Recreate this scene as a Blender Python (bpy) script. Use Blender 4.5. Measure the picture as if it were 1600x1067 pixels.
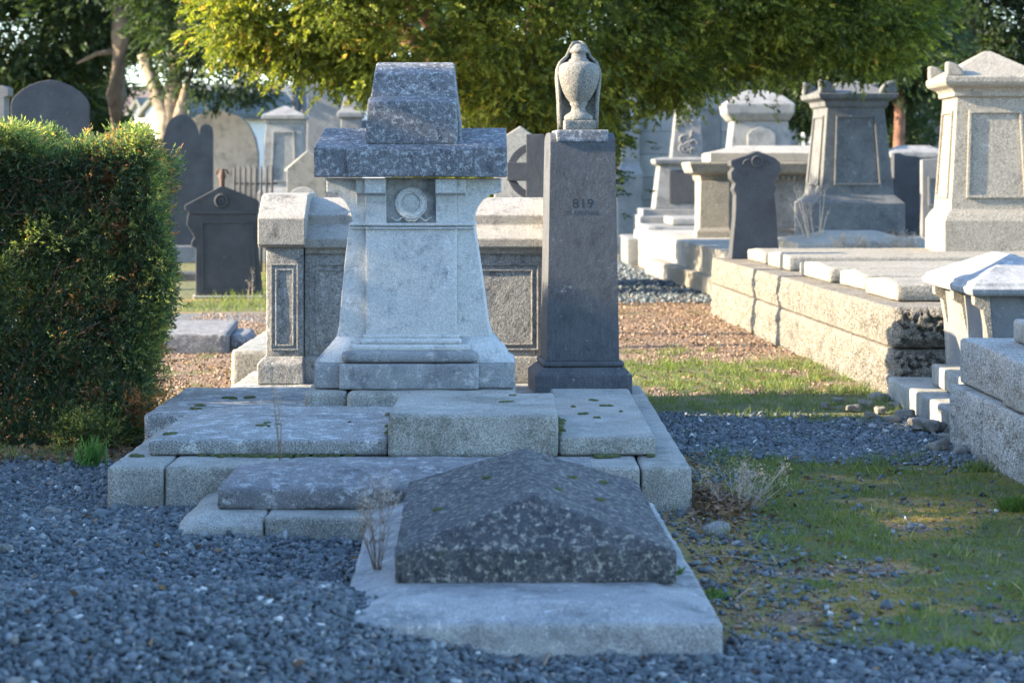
import bpy, bmesh, math, random
import numpy as np
from mathutils import Vector, Matrix, noise
random.seed(7); RNG = np.random.default_rng(7)
for o in list(bpy.data.objects): bpy.data.objects.remove(o)
S = bpy.context.scene
COL = S.collection
# ------------------------------------------------------------------ camera
F, EYE, CX, HY = 3556.0, 1.5, 800.0, 277.0
cam = bpy.data.cameras.new('camera'); camo = bpy.data.objects.new('camera', cam); COL.objects.link(camo)
camo.location = (0, 0, EYE); camo.rotation_euler = (math.radians(90), 0, 0)
cam.sensor_width = 36; cam.lens = F * 36 / 1600; cam.clip_end = 2000; cam.clip_start = .1
cam.shift_y = -(533.5 - HY) / 1600
cam.dof.use_dof = True; cam.dof.focus_distance = 12.4; cam.dof.aperture_fstop = 4.0
S.camera = camo
# ------------------------------------------------------------------ world, sun, exposure
SUN_EL, SUN_AZ = math.radians(21), math.radians(-6)     # azimuth: straight from the left, a touch towards the camera
sdir = Vector((-math.cos(SUN_EL) * math.cos(SUN_AZ), math.cos(SUN_EL) * math.sin(SUN_AZ), math.sin(SUN_EL)))
w = bpy.data.worlds.new('World'); S.world = w; w.use_nodes = True
nt = w.node_tree; nt.nodes.clear()
sky = nt.nodes.new('ShaderNodeTexSky'); sky.sky_type = 'NISHITA'; sky.sun_disc = False
sky.sun_elevation = SUN_EL; sky.sun_rotation = math.atan2(sdir.x, sdir.y)
sky.air_density = 1.0; sky.dust_density = .6; sky.ozone_density = 3.0
bg = nt.nodes.new('ShaderNodeBackground'); bg.inputs[1].default_value = .15
wo = nt.nodes.new('ShaderNodeOutputWorld')
nt.links.new(sky.outputs[0], bg.inputs[0]); nt.links.new(bg.outputs[0], wo.inputs[0])
sl = bpy.data.lights.new('sun', 'SUN'); sl.energy = 4.2; sl.angle = math.radians(.6); sl.color = (1, .82, .58)
so = bpy.data.objects.new('sun', sl); COL.objects.link(so); so.rotation_euler = sdir.to_track_quat('Z', 'Y').to_euler()
S.view_settings.view_transform = 'Standard'; S.view_settings.look = 'None'
S.view_settings.exposure = 2.42; S.view_settings.gamma = 1; S.view_settings.use_curve_mapping = False
S.render.engine = 'CYCLES'
S.cycles.max_bounces = 6; S.cycles.transparent_max_bounces = 6

# ------------------------------------------------------------------ helpers: measuring
def PX(px, d): return (px - CX) / F * d
def PZ(py, d): return EYE - (py - HY) / F * d
def GD(py, z=0.0): return (EYE - z) * F / (py - HY)

# ------------------------------------------------------------------ helpers: materials
def newmat(name):
    m = bpy.data.materials.new(name); m.use_nodes = True
    n = m.node_tree; n.nodes.clear()
    out = n.nodes.new('ShaderNodeOutputMaterial')
    b = n.nodes.new('ShaderNodeBsdfPrincipled'); n.links.new(b.outputs[0], out.inputs[0])
    return m, n, b, out
def nd(n, t, **k):
    x = n.nodes.new(t)
    for a, v in k.items(): setattr(x, a, v)
    return x
def noi(n, vec, scale, detail=4, rough=.6, dist=0):
    t = nd(n, 'ShaderNodeTexNoise'); t.inputs['Scale'].default_value = scale; t.inputs['Detail'].default_value = detail
    t.inputs['Roughness'].default_value = rough; t.inputs['Distortion'].default_value = dist
    n.links.new(vec, t.inputs['Vector']); return t.outputs['Fac']
def rmp(n, fac, a, b, ca=(0, 0, 0, 1), cb=(1, 1, 1, 1)):
    r = nd(n, 'ShaderNodeValToRGB'); e = r.color_ramp.elements
    e[0].position = a; e[0].color = ca; e[1].position = b; e[1].color = cb
    n.links.new(fac, r.inputs[0]); return r.outputs[0]
def mix(n, fac, a, b, mode='MIX'):
    m = nd(n, 'ShaderNodeMix', data_type='RGBA', blend_type=mode)
    for s, v in ((m.inputs[0], fac), (m.inputs[6], a), (m.inputs[7], b)):
        if isinstance(v, (int, float)): s.default_value = v
        elif isinstance(v, tuple): s.default_value = v if len(v) == 4 else (*v, 1)
        else: n.links.new(v, s)
    return m.outputs[2]
def mul(n, a, b, op='MULTIPLY'):
    m = nd(n, 'ShaderNodeMath', operation=op)
    for s, v in ((m.inputs[0], a), (m.inputs[1], b)):
        if isinstance(v, (int, float)): s.default_value = v
        else: n.links.new(v, s)
    return m.outputs[0]
def objvec(n, scale=(1, 1, 1)):
    tc = nd(n, 'ShaderNodeTexCoord'); oi = nd(n, 'ShaderNodeObjectInfo')
    m = mul(n, oi.outputs['Random'], 37.0)
    a = nd(n, 'ShaderNodeVectorMath', operation='ADD')
    n.links.new(tc.outputs['Object'], a.inputs[0]); n.links.new(m, a.inputs[1])
    s = nd(n, 'ShaderNodeVectorMath', operation='MULTIPLY'); s.inputs[1].default_value = scale
    n.links.new(a.outputs[0], s.inputs[0]); return s.outputs[0]
MATS = {}
def stone(name, c1, c2, grain=.35, lichen=(.45, .47, .45), lich=.0, dark=(.05, .055, .06), dk=.0, moss=0., bump=.35, gs=170, rough=.9,
          streak=0., blot=6., ls=17., fleck=0.):
    """weathered stone: two tones, crystal grain, pale lichen blotches, dark crust, moss, vertical streaks"""
    m, n, b, out = newmat(name); v = objvec(n)
    col = mix(n, rmp(n, noi(n, v, 3.1, 6, .65), .32, .68), c1, c2)
    if dk:
        f = rmp(n, noi(n, v, blot, 10, .78, .1), .62 - dk * .3, .70 - dk * .1)
        col = mix(n, mul(n, f, .85), col, dark)
    if streak:
        sv = objvec(n, (70, 70, 14)); f = rmp(n, noi(n, sv, 1, 6, .75), .45, .75)
        col = mix(n, mul(n, f, streak), col, tuple(x * 2.6 for x in c2))
    if lich:
        f = rmp(n, noi(n, v, ls, 9, .78, .12), .66 - lich * .25, .72 - lich * .16)
        col = mix(n, mul(n, f, .8), col, lichen)
        f2 = rmp(n, noi(n, v, ls * 4.7, 4, .6), .64, .70)
        col = mix(n, mul(n, f2, .7 * lich), col, lichen)
    if fleck:
        vo = nd(n, 'ShaderNodeTexVoronoi'); vo.inputs['Scale'].default_value = 22; n.links.new(v, vo.inputs['Vector'])
        f = rmp(n, mul(n, vo.outputs['Distance'], noi(n, v, 60, 3), 'ADD'), .50, .58, (1, 1, 1, 1), (0, 0, 0, 1))
        col = mix(n, mul(n, f, fleck), col, lichen)
    if moss:
        f = rmp(n, noi(n, v, 5.5, 9, .75), .60, .66)
        col = mix(n, mul(n, f, moss), col, (.10, .11, .03, 1))
    g = noi(n, v, gs, 2, .5)
    g2 = rmp(n, g, .3, .7, (1 - grain,) * 3 + (1,), (1 + grain,) * 3 + (1,))
    col = mix(n, 1.0, col, g2, 'MULTIPLY')
    n.links.new(col, b.inputs['Base Color']); b.inputs['Roughness'].default_value = rough
    b.inputs['Specular IOR Level'].default_value = .25
    bp = nd(n, 'ShaderNodeBump'); bp.inputs['Strength'].default_value = bump; bp.inputs['Distance'].default_value = .012
    hsum = mul(n, mul(n, noi(n, v, 24, 6, .7), 1.6), mul(n, g, .7), 'ADD')
    n.links.new(hsum, bp.inputs['Height']); n.links.new(bp.outputs[0], b.inputs['Normal'])
    MATS[name] = m; return m
def foliage(name, cols, transl=.35, rough=.6):
    m, n, b, out = newmat(name)
    at = nd(n, 'ShaderNodeAttribute', attribute_name='rnd')
    r = nd(n, 'ShaderNodeValToRGB'); e = r.color_ramp.elements
    while len(e) < len(cols): e.new(.5)
    for i, (p, c) in enumerate(cols): e[i].position = p; e[i].color = (*c, 1)
    n.links.new(at.outputs['Fac'], r.inputs[0]); n.links.new(r.outputs[0], b.inputs['Base Color'])
    b.inputs['Roughness'].default_value = rough; b.inputs['Specular IOR Level'].default_value = .3
    tr = nd(n, 'ShaderNodeBsdfTranslucent'); tc = mix(n, 1.0, r.outputs[0], (1.7, 1.9, .7), 'MULTIPLY'); n.links.new(tc, tr.inputs[0])
    mx = nd(n, 'ShaderNodeMixShader'); mx.inputs[0].default_value = transl
    n.links.new(b.outputs[0], mx.inputs[1]); n.links.new(tr.outputs[0], mx.inputs[2]); n.links.new(mx.outputs[0], out.inputs[0])
    MATS[name] = m; return m
def plain(name, c, rough=.8, nz=.2, sc=8, metal=0):
    m, n, b, out = newmat(name); v = objvec(n)
    g = rmp(n, noi(n, v, sc, 6, .65), .3, .7, (1 - nz,) * 3 + (1,), (1 + nz,) * 3 + (1,))
    n.links.new(mix(n, 1.0, c, g, 'MULTIPLY'), b.inputs['Base Color']); b.inputs['Roughness'].default_value = rough
    b.inputs['Metallic'].default_value = metal
    MATS[name] = m; return m

granite = stone('granite', (.35, .34, .30), (.24, .235, .21), .55, lich=.3, dk=.42, dark=(.13, .13, .105), bump=.55, gs=170, moss=.35, blot=2.6)
granite_l = stone('granite_lichened', (.27, .27, .25), (.20, .20, .19), .7, lichen=(.54, .55, .54), lich=.62, dk=.25, dark=(.12, .12, .12), bump=.4, gs=150, moss=.2, ls=9)
lime_w = stone('limestone_pale', (.50, .50, .48), (.40, .41, .40), .25, lichen=(.60, .61, .60), lich=.45, dark=(.20, .21, .22), dk=.30, bump=.3, blot=13)
lime_m = stone('limestone_mid', (.19, .20, .21), (.29, .295, .29), .28, lichen=(.44, .45, .44), lich=.5, dark=(.09, .10, .11), dk=.35, bump=.25, blot=5)
lime_d = stone('limestone_crusted', (.115, .12, .13), (.165, .17, .18), .4, lichen=(.46, .48, .49), lich=.62, dark=(.05, .055, .065), dk=.4, bump=.7, ls=38, moss=.0, blot=15)
chest_m = stone('chest_limestone', (.23, .225, .215), (.31, .305, .285), .4, lichen=(.43, .43, .41), lich=.5, dark=(.075, .075, .077), dk=.38, bump=.5, blot=14, gs=110)
cope_m = stone('coping_stone', (.26, .25, .22), (.34, .32, .28), .35, lichen=(.48, .47, .42), lich=.3, dark=(.09, .085, .08), dk=.3, bump=.5)
tomb_top = stone('tomb_crusted', (.056, .062, .070), (.095, .098, .102), .35, lichen=(.44, .42, .36), lich=.58, dark=(.022, .024, .028), dk=.5, bump=1.0, blot=18, ls=40, moss=.45, fleck=.95)
tomb_base = stone('tomb_ledge', (.36, .36, .34), (.24, .245, .245), .35, lichen=(.52, .52, .5), lich=.4, dark=(.11, .115, .12), dk=.5, bump=.5, blot=5)
flag_m = stone('slab_dark_top', (.14, .14, .145), (.20, .195, .19), .4, lichen=(.42, .42, .4), lich=.6, dark=(.07, .07, .075), dk=.35, bump=.6, fleck=.5)
slate = stone('pillar_slate', (.075, .080, .088), (.10, .103, .108), .25, lichen=(.35, .35, .33), lich=.22, dark=(.045, .048, .055), dk=.35, bump=.7, streak=.22)
slate_f = stone('headstone_slate', (.045, .048, .053), (.07, .074, .079), .2, lichen=(.22, .23, .22), lich=.12, dark=(.05, .05, .055), dk=.25, bump=.3)
urn_m = stone('urn_sandstone', (.175, .172, .155), (.22, .215, .192), .45, lichen=(.38, .35, .28), lich=.15, dk=.12, dark=(.12, .11, .10), bump=.8, gs=120)
bg_l = stone('far_limestone', (.19, .193, .19), (.26, .26, .25), .2, lichen=(.34, .34, .32), lich=.3, dark=(.09, .095, .1), dk=.4, bump=.5, blot=4)
bg_m = stone('far_limestone_grey', (.14, .145, .147), (.20, .20, .197), .2, lichen=(.42, .42, .4), lich=.25, dark=(.1, .1, .105), dk=.3, bump=.3, blot=3)
warm_g = stone('warm_granite', (.27, .25, .21), (.22, .205, .17), .45, lichen=(.44, .42, .37), lich=.3, dark=(.14, .13, .115), dk=.3, bump=.8, gs=90)  # warm-toned granite, one base colour all round
rock_m = stone('rockfaced_granite', (.27, .245, .20), (.20, .185, .155), .6, lichen=(.42, .40, .36), lich=.3, dark=(.12, .11, .09), dk=.38, bump=2.0, gs=80, moss=.15)
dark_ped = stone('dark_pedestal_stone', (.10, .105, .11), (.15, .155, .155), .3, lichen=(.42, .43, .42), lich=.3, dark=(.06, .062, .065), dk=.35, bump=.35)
lead = plain('incised_letters', (.028, .03, .034), .8)
iron = plain('rusty_iron', (.10, .06, .045), .8, .4)
black_iron = plain('painted_iron', (.03, .03, .032), .6)
bark = plain('bark', (.16, .12, .085), .95, .5, 5)
bark_p = plain('pale_bark', (.24, .19, .135), .95, .6, 7)
bark_r = plain('red_bark', (.17, .085, .055), .95, .5, 5)
dead = plain('dead_stalk', (.26, .19, .13), .9, .4, 30)
deadp = plain('pale_seedhead', (.42, .34, .26), .9, .3, 30)
mossm = foliage('moss', [(0, (.06, .085, .015)), (1, (.13, .15, .03))], .1, .95)
def mosscush():
    m = plain('moss_cushion', (.06, .07, .02), .95, .7, 90); return m
moss_c = mosscush()
wallp = plain('white_render', (.78, .77, .74), .8, .04, 2)
roofm = plain('dark_slate_roof', (.10, .11, .10), .85, .3, 3)
winm = plain('window_glass', (.07, .09, .11), .15, .1)
skyl = plain('skylight_glass', (.55, .5, .46), .2, .1)
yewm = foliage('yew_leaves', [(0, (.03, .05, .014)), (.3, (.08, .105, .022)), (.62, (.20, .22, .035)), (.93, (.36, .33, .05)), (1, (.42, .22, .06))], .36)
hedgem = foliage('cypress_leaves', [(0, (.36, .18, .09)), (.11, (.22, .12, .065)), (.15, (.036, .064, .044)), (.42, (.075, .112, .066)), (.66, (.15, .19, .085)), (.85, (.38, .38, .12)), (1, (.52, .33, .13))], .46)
darkm = foliage('dark_evergreen', [(0, (.022, .036, .018)), (.5, (.04, .065, .028)), (.9, (.07, .10, .035)), (1, (.12, .13, .045))], .3)
grassm = foliage('grass_blades', [(0, (.065, .10, .03)), (.55, (.13, .165, .05)), (.85, (.22, .22, .08)), (1, (.38, .31, .16))], .35)
daffm = foliage('bulb_leaves', [(0, (.05, .13, .03)), (1, (.10, .21, .05))], .35)
littm = foliage('dead_leaves', [(0, (.07, .045, .03)), (.6, (.15, .085, .05)), (1, (.30, .19, .11))], .15)
weedm = foliage('weed_leaves', [(0, (.05, .10, .02)), (1, (.12, .18, .04))], .3)
def gravelmat():
    m, n, b, out = newmat('slate_chippings')
    at = nd(n, 'ShaderNodeAttribute', attribute_name='rnd')
    r = nd(n, 'ShaderNodeValToRGB'); e = r.color_ramp.elements
    cs = [(0, (.028, .038, .044)), (.45, (.075, .097, .108)), (.74, (.13, .15, .158)), (.80, (.17, .155, .135)), (.84, (.15, .17, .18)), (.94, (.23, .25, .25)), (1, (.50, .50, .46))]
    while len(e) < len(cs): e.new(.5)
    for i, (p, c) in enumerate(cs): e[i].position = p; e[i].color = (*c, 1)
    n.links.new(at.outputs['Fac'], r.inputs[0])
    n.links.new(r.outputs[0], b.inputs['Base Color']); b.inputs['Roughness'].default_value = .62
    MATS['gravel'] = m; return m
gravm = gravelmat()
rubm = stone('rubble', (.22, .20, .17), (.16, .15, .13), .3, lich=.15, bump=.6)

# ------------------------------------------------------------------ helpers: meshes
class MB:
    def __init__(s): s.v = []; s.f = []; s.sm = []
    def add(s, vs, fs, smooth=False):
        o = len(s.v); s.v += [tuple(v) for v in vs]; s.f += [tuple(o + i for i in f) for f in fs]; s.sm += [smooth] * len(fs); return s
    def box(s, x0, x1, y0, y1, z0, z1):
        return s.add([(x0, y0, z0), (x1, y0, z0), (x1, y1, z0), (x0, y1, z0), (x0, y0, z1), (x1, y0, z1), (x1, y1, z1), (x0, y1, z1)],
                     [(0, 3, 2, 1), (4, 5, 6, 7), (0, 1, 5, 4), (1, 2, 6, 5), (2, 3, 7, 6), (3, 0, 4, 7)])
    def stack(s, lv):
        """square sections: (z, x0, x1, y0, y1)"""
        vs = []
        for z, x0, x1, y0, y1 in lv: vs += [(x0, y0, z), (x1, y0, z), (x1, y1, z), (x0, y1, z)]
        fs = [(0, 3, 2, 1)]
        for i in range(len(lv) - 1):
            a = 4 * i; b = a + 4
            fs += [(a + j, a + (j + 1) % 4, b + (j + 1) % 4, b + j) for j in range(4)]
        t = 4 * (len(lv) - 1); fs.append((t, t + 1, t + 2, t + 3))
        return s.add(vs, fs)
    def sym(s, lv, cy=0):
        """(z, halfwidth, halfdepth)"""
        return s.stack([(z, -a, a, cy - b, cy + b) for z, a, b in lv])
    def prism(s, pts, y0, y1):
        """x-z outline (counter-clockwise seen from the front), from y0 to y1"""
        n = len(pts); vs = [(x, y0, z) for x, z in pts] + [(x, y1, z) for x, z in pts]
        fs = [tuple(range(n)), tuple(range(2 * n - 1, n - 1, -1))]
        fs += [((i + 1) % n, i, n + i, n + (i + 1) % n) for i in range(n)]
        return s.add(vs, fs)
    def prismx(s, pts, x0, x1):
        """y-z outline swept along x"""
        n = len(pts); vs = [(x0, y, z) for y, z in pts] + [(x1, y, z) for y, z in pts]
        fs = [tuple(range(n - 1, -1, -1)), tuple(range(n, 2 * n))]
        fs += [(i, (i + 1) % n, n + (i + 1) % n, n + i) for i in range(n)]
        return s.add(vs, fs)
    def lathe(s, prof, n=40, cx=0, cy=0, a0=0, a1=2 * math.pi):
        vs = []; full = abs(a1 - a0 - 2 * math.pi) < 1e-6; m = n if full else n + 1
        for r, z in prof:
            for i in range(m):
                a = a0 + (a1 - a0) * i / n; vs.append((cx + r * math.cos(a), cy + r * math.sin(a), z))
        fs = []
        for j in range(len(prof) - 1):
            for i in range(n):
                k = (i + 1) % m; fs.append((j * m + i, j * m + k, (j + 1) * m + k, (j + 1) * m + i))
        s.add(vs, fs, True); return s
    def tube(s, pts, r, n=6):
        """tapered tube; r is a number or list"""
        P = [Vector(p) for p in pts]; R = r if isinstance(r, (list, tuple)) else [r] * len(P); vs = []; fs = []
        for i, p in enumerate(P):
            t = (P[min(i + 1, len(P) - 1)] - P[max(i - 1, 0)]).normalized()
            u = t.orthogonal().normalized() if abs(t.z) > .999 else t.cross(Vector((0, 0, 1))).normalized(); q = t.cross(u)
            for k in range(n):
                a = 2 * math.pi * k / n; vs.append(p + (u * math.cos(a) + q * math.sin(a)) * R[i])
        for i in range(len(P) - 1):
            for k in range(n): fs.append((i * n + k, i * n + (k + 1) % n, (i + 1) * n + (k + 1) % n, (i + 1) * n + k))
        fs.append(tuple(range(n - 1, -1, -1))); fs.append(tuple((len(P) - 1) * n + k for k in range(n)))
        return s.add(vs, fs, True)
    def ring(s, c, R, r, n=32, m=8, arc=(0, 2 * math.pi), wob=0):
        """torus facing the front"""
        vs = []; fs = []; full = abs(arc[1] - arc[0] - 2 * math.pi) < 1e-6; k = n if full else n + 1
        for i in range(k):
            a = arc[0] + (arc[1] - arc[0]) * i / n; rr = r * (1 + wob * math.sin(a * 9))
            for j in range(m):
                b = 2 * math.pi * j / m; q = R + rr * math.cos(b)
                vs.append((c[0] + q * math.cos(a), c[1] + rr * math.sin(b), c[2] + q * math.sin(a)))
        for i in range(n):
            for j in range(m): fs.append((i * m + j, ((i + 1) % k) * m + j, ((i + 1) % k) * m + (j + 1) % m, i * m + (j + 1) % m))
        return s.add(vs, fs, True)
    def frame(s, q, wd, th):
        """raised frame on a front-facing quad q = [bl, br, tr, tl]; normal towards -y"""
        q = [Vector(p) for p in q]; n = (q[1] - q[0]).cross(q[3] - q[0]).normalized(); c = sum(q, Vector()) / 4
        L = [(q[0] + (q[1] - q[0]).normalized() * wd + (q[3] - q[0]).normalized() * wd), (q[1] + (q[0] - q[1]).normalized() * wd + (q[2] - q[1]).normalized() * wd),
             (q[2] + (q[3] - q[2]).normalized() * wd + (q[1] - q[2]).normalized() * wd), (q[3] + (q[2] - q[3]).normalized() * wd + (q[0] - q[3]).normalized() * wd)]
        vs = [p - n * .01 for p in q] + [p + n * th for p in q] + [p + n * th for p in L] + [p - n * .01 for p in L]
        fs = []
        for i in range(4):
            j = (i + 1) % 4
            fs += [(i, j, 4 + j, 4 + i), (4 + i, 4 + j, 8 + j, 8 + i), (8 + i, 8 + j, 12 + j, 12 + i), (12 + i, 12 + j, j, i)]
        return s.add(vs, fs)
def obj(name, mb, mat, parent=None, bevel=0, seg=2, solid=0, rough=0, lev=4):
    me = bpy.data.meshes.new(name); me.from_pydata(mb.v, [], mb.f); me.update()
    bm = bmesh.new(); bm.from_mesh(me); bmesh.ops.recalc_face_normals(bm, faces=bm.faces); bm.to_mesh(me); bm.free()
    if len(mb.sm) == len(me.polygons): me.polygons.foreach_set('use_smooth', mb.sm)
    me.materials.append(mat); o = bpy.data.objects.new(name, me); COL.objects.link(o)
    if parent: o.parent = parent
    if solid: md = o.modifiers.new('thickness', 'SOLIDIFY'); md.thickness = solid; md.offset = 0
    if bevel:
        md = o.modifiers.new('worn_edges', 'BEVEL'); md.width = bevel; md.segments = seg; md.limit_method = 'ANGLE'; md.angle_limit = math.radians(28)
    if rough:
        md = o.modifiers.new('fine_faces', 'SUBSURF'); md.subdivision_type = 'SIMPLE'; md.levels = md.render_levels = lev
        for sz, k in ((.16, 1), (.035, .55)):
            tx = bpy.data.textures.new('weathering', 'CLOUDS'); tx.noise_scale = sz; tx.noise_depth = 3
            md = o.modifiers.new('weathering', 'DISPLACE'); md.texture = tx; md.strength = rough * k; md.mid_level = .5
        me.polygons.foreach_set('use_smooth', [True] * len(me.polygons))
    return o
def thing(name, label, cat, loc=(0, 0, 0), rot=0, group=None):
    o = bpy.data.objects.new(name, None); COL.objects.link(o); o.location = loc; o.rotation_euler = (0, 0, math.radians(rot)); o.empty_display_size = .2
    o['label'] = label; o['category'] = cat
    if group: o['group'] = group
    return o
def tag(o, label, cat, group=None):
    o['label'] = label; o['category'] = cat
    if group: o['group'] = group
    return o
def rbox(b, r=.015, res=.03, amp=.003, rock=0, chip=.5, deform=None, seed=0., rockfaces='xyz', worm=0):
    """worn block: box b=(x0,x1,y0,y1,z0,z1) as a fine shell with uneven rounded arrises; rock = quarry-faced swell, worm = vermiculated front"""
    x0, x1, y0, y1, z0, z1 = b; lo = Vector((x0, y0, z0)); hi = Vector((x1, y1, z1)); bm = bmesh.new(); off = Vector((seed * 3.1, seed * 1.7, seed))
    idx = {}
    def cuts(a, c):
        n = max(1, int(round((c - a) / res))); L = [a + (c - a) * i / n for i in range(n + 1)]
        e = min(r, (c - a) * .3); return [a] + [a + e] + [t for t in L[1:-1] if a + e * 1.5 < t < c - e * 1.5] + [c - e] + [c]
    Xs, Ys, Zs = cuts(x0, x1), cuts(y0, y1), cuts(z0, z1)
    mid = (lo + hi) / 2
    def vert(p):
        k = (round(p[0], 5), round(p[1], 5), round(p[2], 5))
        if k in idx: return idx[k]
        p = Vector(p); q = p + off
        rr = min(r * (1 + chip * (noise.noise(q * 9) + .6 * noise.noise(q * 31))), (x1 - x0) * .45, (y1 - y0) * .45, (z1 - z0) * .45)
        inn = Vector((min(max(p.x, x0 + rr), x1 - rr), min(max(p.y, y0 + rr), y1 - rr), min(max(p.z, z0 + rr), z1 - rr)))
        d = p - inn
        nn = d.normalized() if d.length > 1e-7 else Vector((0, 0, 1))
        out = inn + nn * rr + nn * amp * (noise.noise(q * 6) + .5 * noise.noise(q * 22))
        if rock:
            ax = max(range(3), key=lambda i: abs(nn[i]))
            if 'xyz'[ax] in rockfaces and abs(nn[ax]) > .9:
                o2 = [i for i in range(3) if i != ax]
                ed = min(min(p[i] - lo[i], hi[i] - p[i]) for i in o2)
                k2 = min(1, max(0, ed / .06)) * (.35 + .65 * min(1, ed / .12) if ax == 0 else 1)
                h = noise.noise(q * 6) * .3 + (.5 - abs(noise.noise(q * 11)) * 1.6) * .7 + (.5 - abs(noise.noise(q * 24)) * 1.6) * .4 + .1
                if worm and ax == 1:
                    t = abs(noise.noise(Vector((q.x * 16, q.z * 19, 3.3)))); h = min(1, max(0, (t - .03) / .08)) * .9 + .25
                out += nn * rock * h * k2
        if deform: out = Vector(deform(out))
        bv = bm.verts.new(out); idx[k] = bv; return bv
    def grid(A, B, fn, flip):
        for i in range(len(A) - 1):
            for j in range(len(B) - 1):
                q = [vert(fn(A[i], B[j])), vert(fn(A[i + 1], B[j])), vert(fn(A[i + 1], B[j + 1])), vert(fn(A[i], B[j + 1]))]
                if flip: q.reverse()
                try: f = bm.faces.new(q); f.smooth = True
                except ValueError: pass
    grid(Xs, Ys, lambda a, c: (a, c, z1), False); grid(Xs, Ys, lambda a, c: (a, c, z0), True)
    grid(Xs, Zs, lambda a, c: (a, y0, c), False); grid(Xs, Zs, lambda a, c: (a, y1, c), True)
    grid(Ys, Zs, lambda a, c: (x1, a, c), False); grid(Ys, Zs, lambda a, c: (x0, a, c), True)
    return bm
def robj(name, b, mat, parent=None, **k):
    k.setdefault('seed', random.random() * 50)
    bm = rbox(b, **k); me = bpy.data.meshes.new(name); bm.to_mesh(me); bm.free(); me.materials.append(mat)
    o = bpy.data.objects.new(name, me); COL.objects.link(o)
    if parent: o.parent = parent
    return o
def mesh_np(name, V, Fc, mat, parent=None, rnd=None, k=4, smooth=False):
    me = bpy.data.meshes.new(name); V = np.asarray(V, np.float32); Fc = np.asarray(Fc, np.int32)
    me.vertices.add(len(V)); me.vertices.foreach_set('co', V.ravel())
    me.loops.add(Fc.size); me.loops.foreach_set('vertex_index', Fc.ravel())
    me.polygons.add(len(Fc)); me.polygons.foreach_set('loop_start', np.arange(0, Fc.size, k, dtype=np.int32))
    me.polygons.foreach_set('loop_total', np.full(len(Fc), k, np.int32))
    if smooth: me.polygons.foreach_set('use_smooth', np.ones(len(Fc), bool))
    if rnd is not None:
        a = me.attributes.new('rnd', 'FLOAT', 'POINT'); a.data.foreach_set('value', np.asarray(rnd, np.float32))
    me.update(calc_edges=True); me.validate(); me.materials.append(mat)
    o = bpy.data.objects.new(name, me); COL.objects.link(o)
    if parent: o.parent = parent
    return o
def unit(a): return a / (np.linalg.norm(a, axis=1, keepdims=True) + 1e-9)
def leaves(C, D, L, W, rnd, bend=0):
    """rhombic leaves from C along D; returns V, F, rnd per vertex"""
    n = len(C); D = unit(D); side = unit(np.cross(D, RNG.normal(size=(n, 3)))); L = np.broadcast_to(L, n)[:, None]; W = np.broadcast_to(W, n)[:, None]
    up = np.cross(D, side)
    V = np.stack([C, C + D * L * .45 + side * W * .5, C + D * L + up * L * bend, C + D * L * .45 - side * W * .5], 1).reshape(-1, 3)
    return V, np.arange(4 * n).reshape(-1, 4), np.repeat(rnd, 4)
def sprays(C, D, m, slen, L, W, rnd, spread=.8):
    """m leaves along each spray of length slen, fanned to both sides"""
    n = len(C); D = unit(D); side = unit(np.cross(D, RNG.normal(size=(n, 3)))); t = np.tile(np.linspace(0, 1, m), n)
    Cr = np.repeat(C, m, 0); Dr = np.repeat(D, m, 0); Sr = np.repeat(side, m, 0); sg = np.tile(np.where(np.arange(m) % 2, 1, -1), n)[:, None]
    P = Cr + Dr * (t[:, None] * slen); Q = Dr + Sr * sg * spread * (1 - .6 * t[:, None]) + RNG.normal(size=Dr.shape) * .25
    return leaves(P, Q, L * RNG.uniform(.7, 1.2, len(P)), W, np.clip(np.repeat(rnd, m) + RNG.normal(size=len(P)) * .08, 0, 1))
_lat = {}
def vn(x, y, sc, seed=0, oct=4):
    """fractal value noise, 0..1"""
    if seed not in _lat: _lat[seed] = np.random.default_rng(seed + 100).random((257, 257))
    G = _lat[seed]; r = np.zeros_like(np.asarray(x, float)); amp = .5; tot = 0; f = sc
    for _ in range(oct):
        a = (x * f) % 256; b = (y * f) % 256; i = np.floor(a).astype(int); j = np.floor(b).astype(int); u = a - i; v = b - j
        u = u * u * (3 - 2 * u); v = v * v * (3 - 2 * v)
        r += amp * (G[i, j] * (1 - u) * (1 - v) + G[i + 1, j] * u * (1 - v) + G[i, j + 1] * (1 - u) * v + G[i + 1, j + 1] * u * v)
        tot += amp; amp *= .55; f *= 2.03
    return r / tot
def ss(a, b, x): t = np.clip((x - a) / (b - a), 0, 1); return t * t * (3 - 2 * t)

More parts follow.
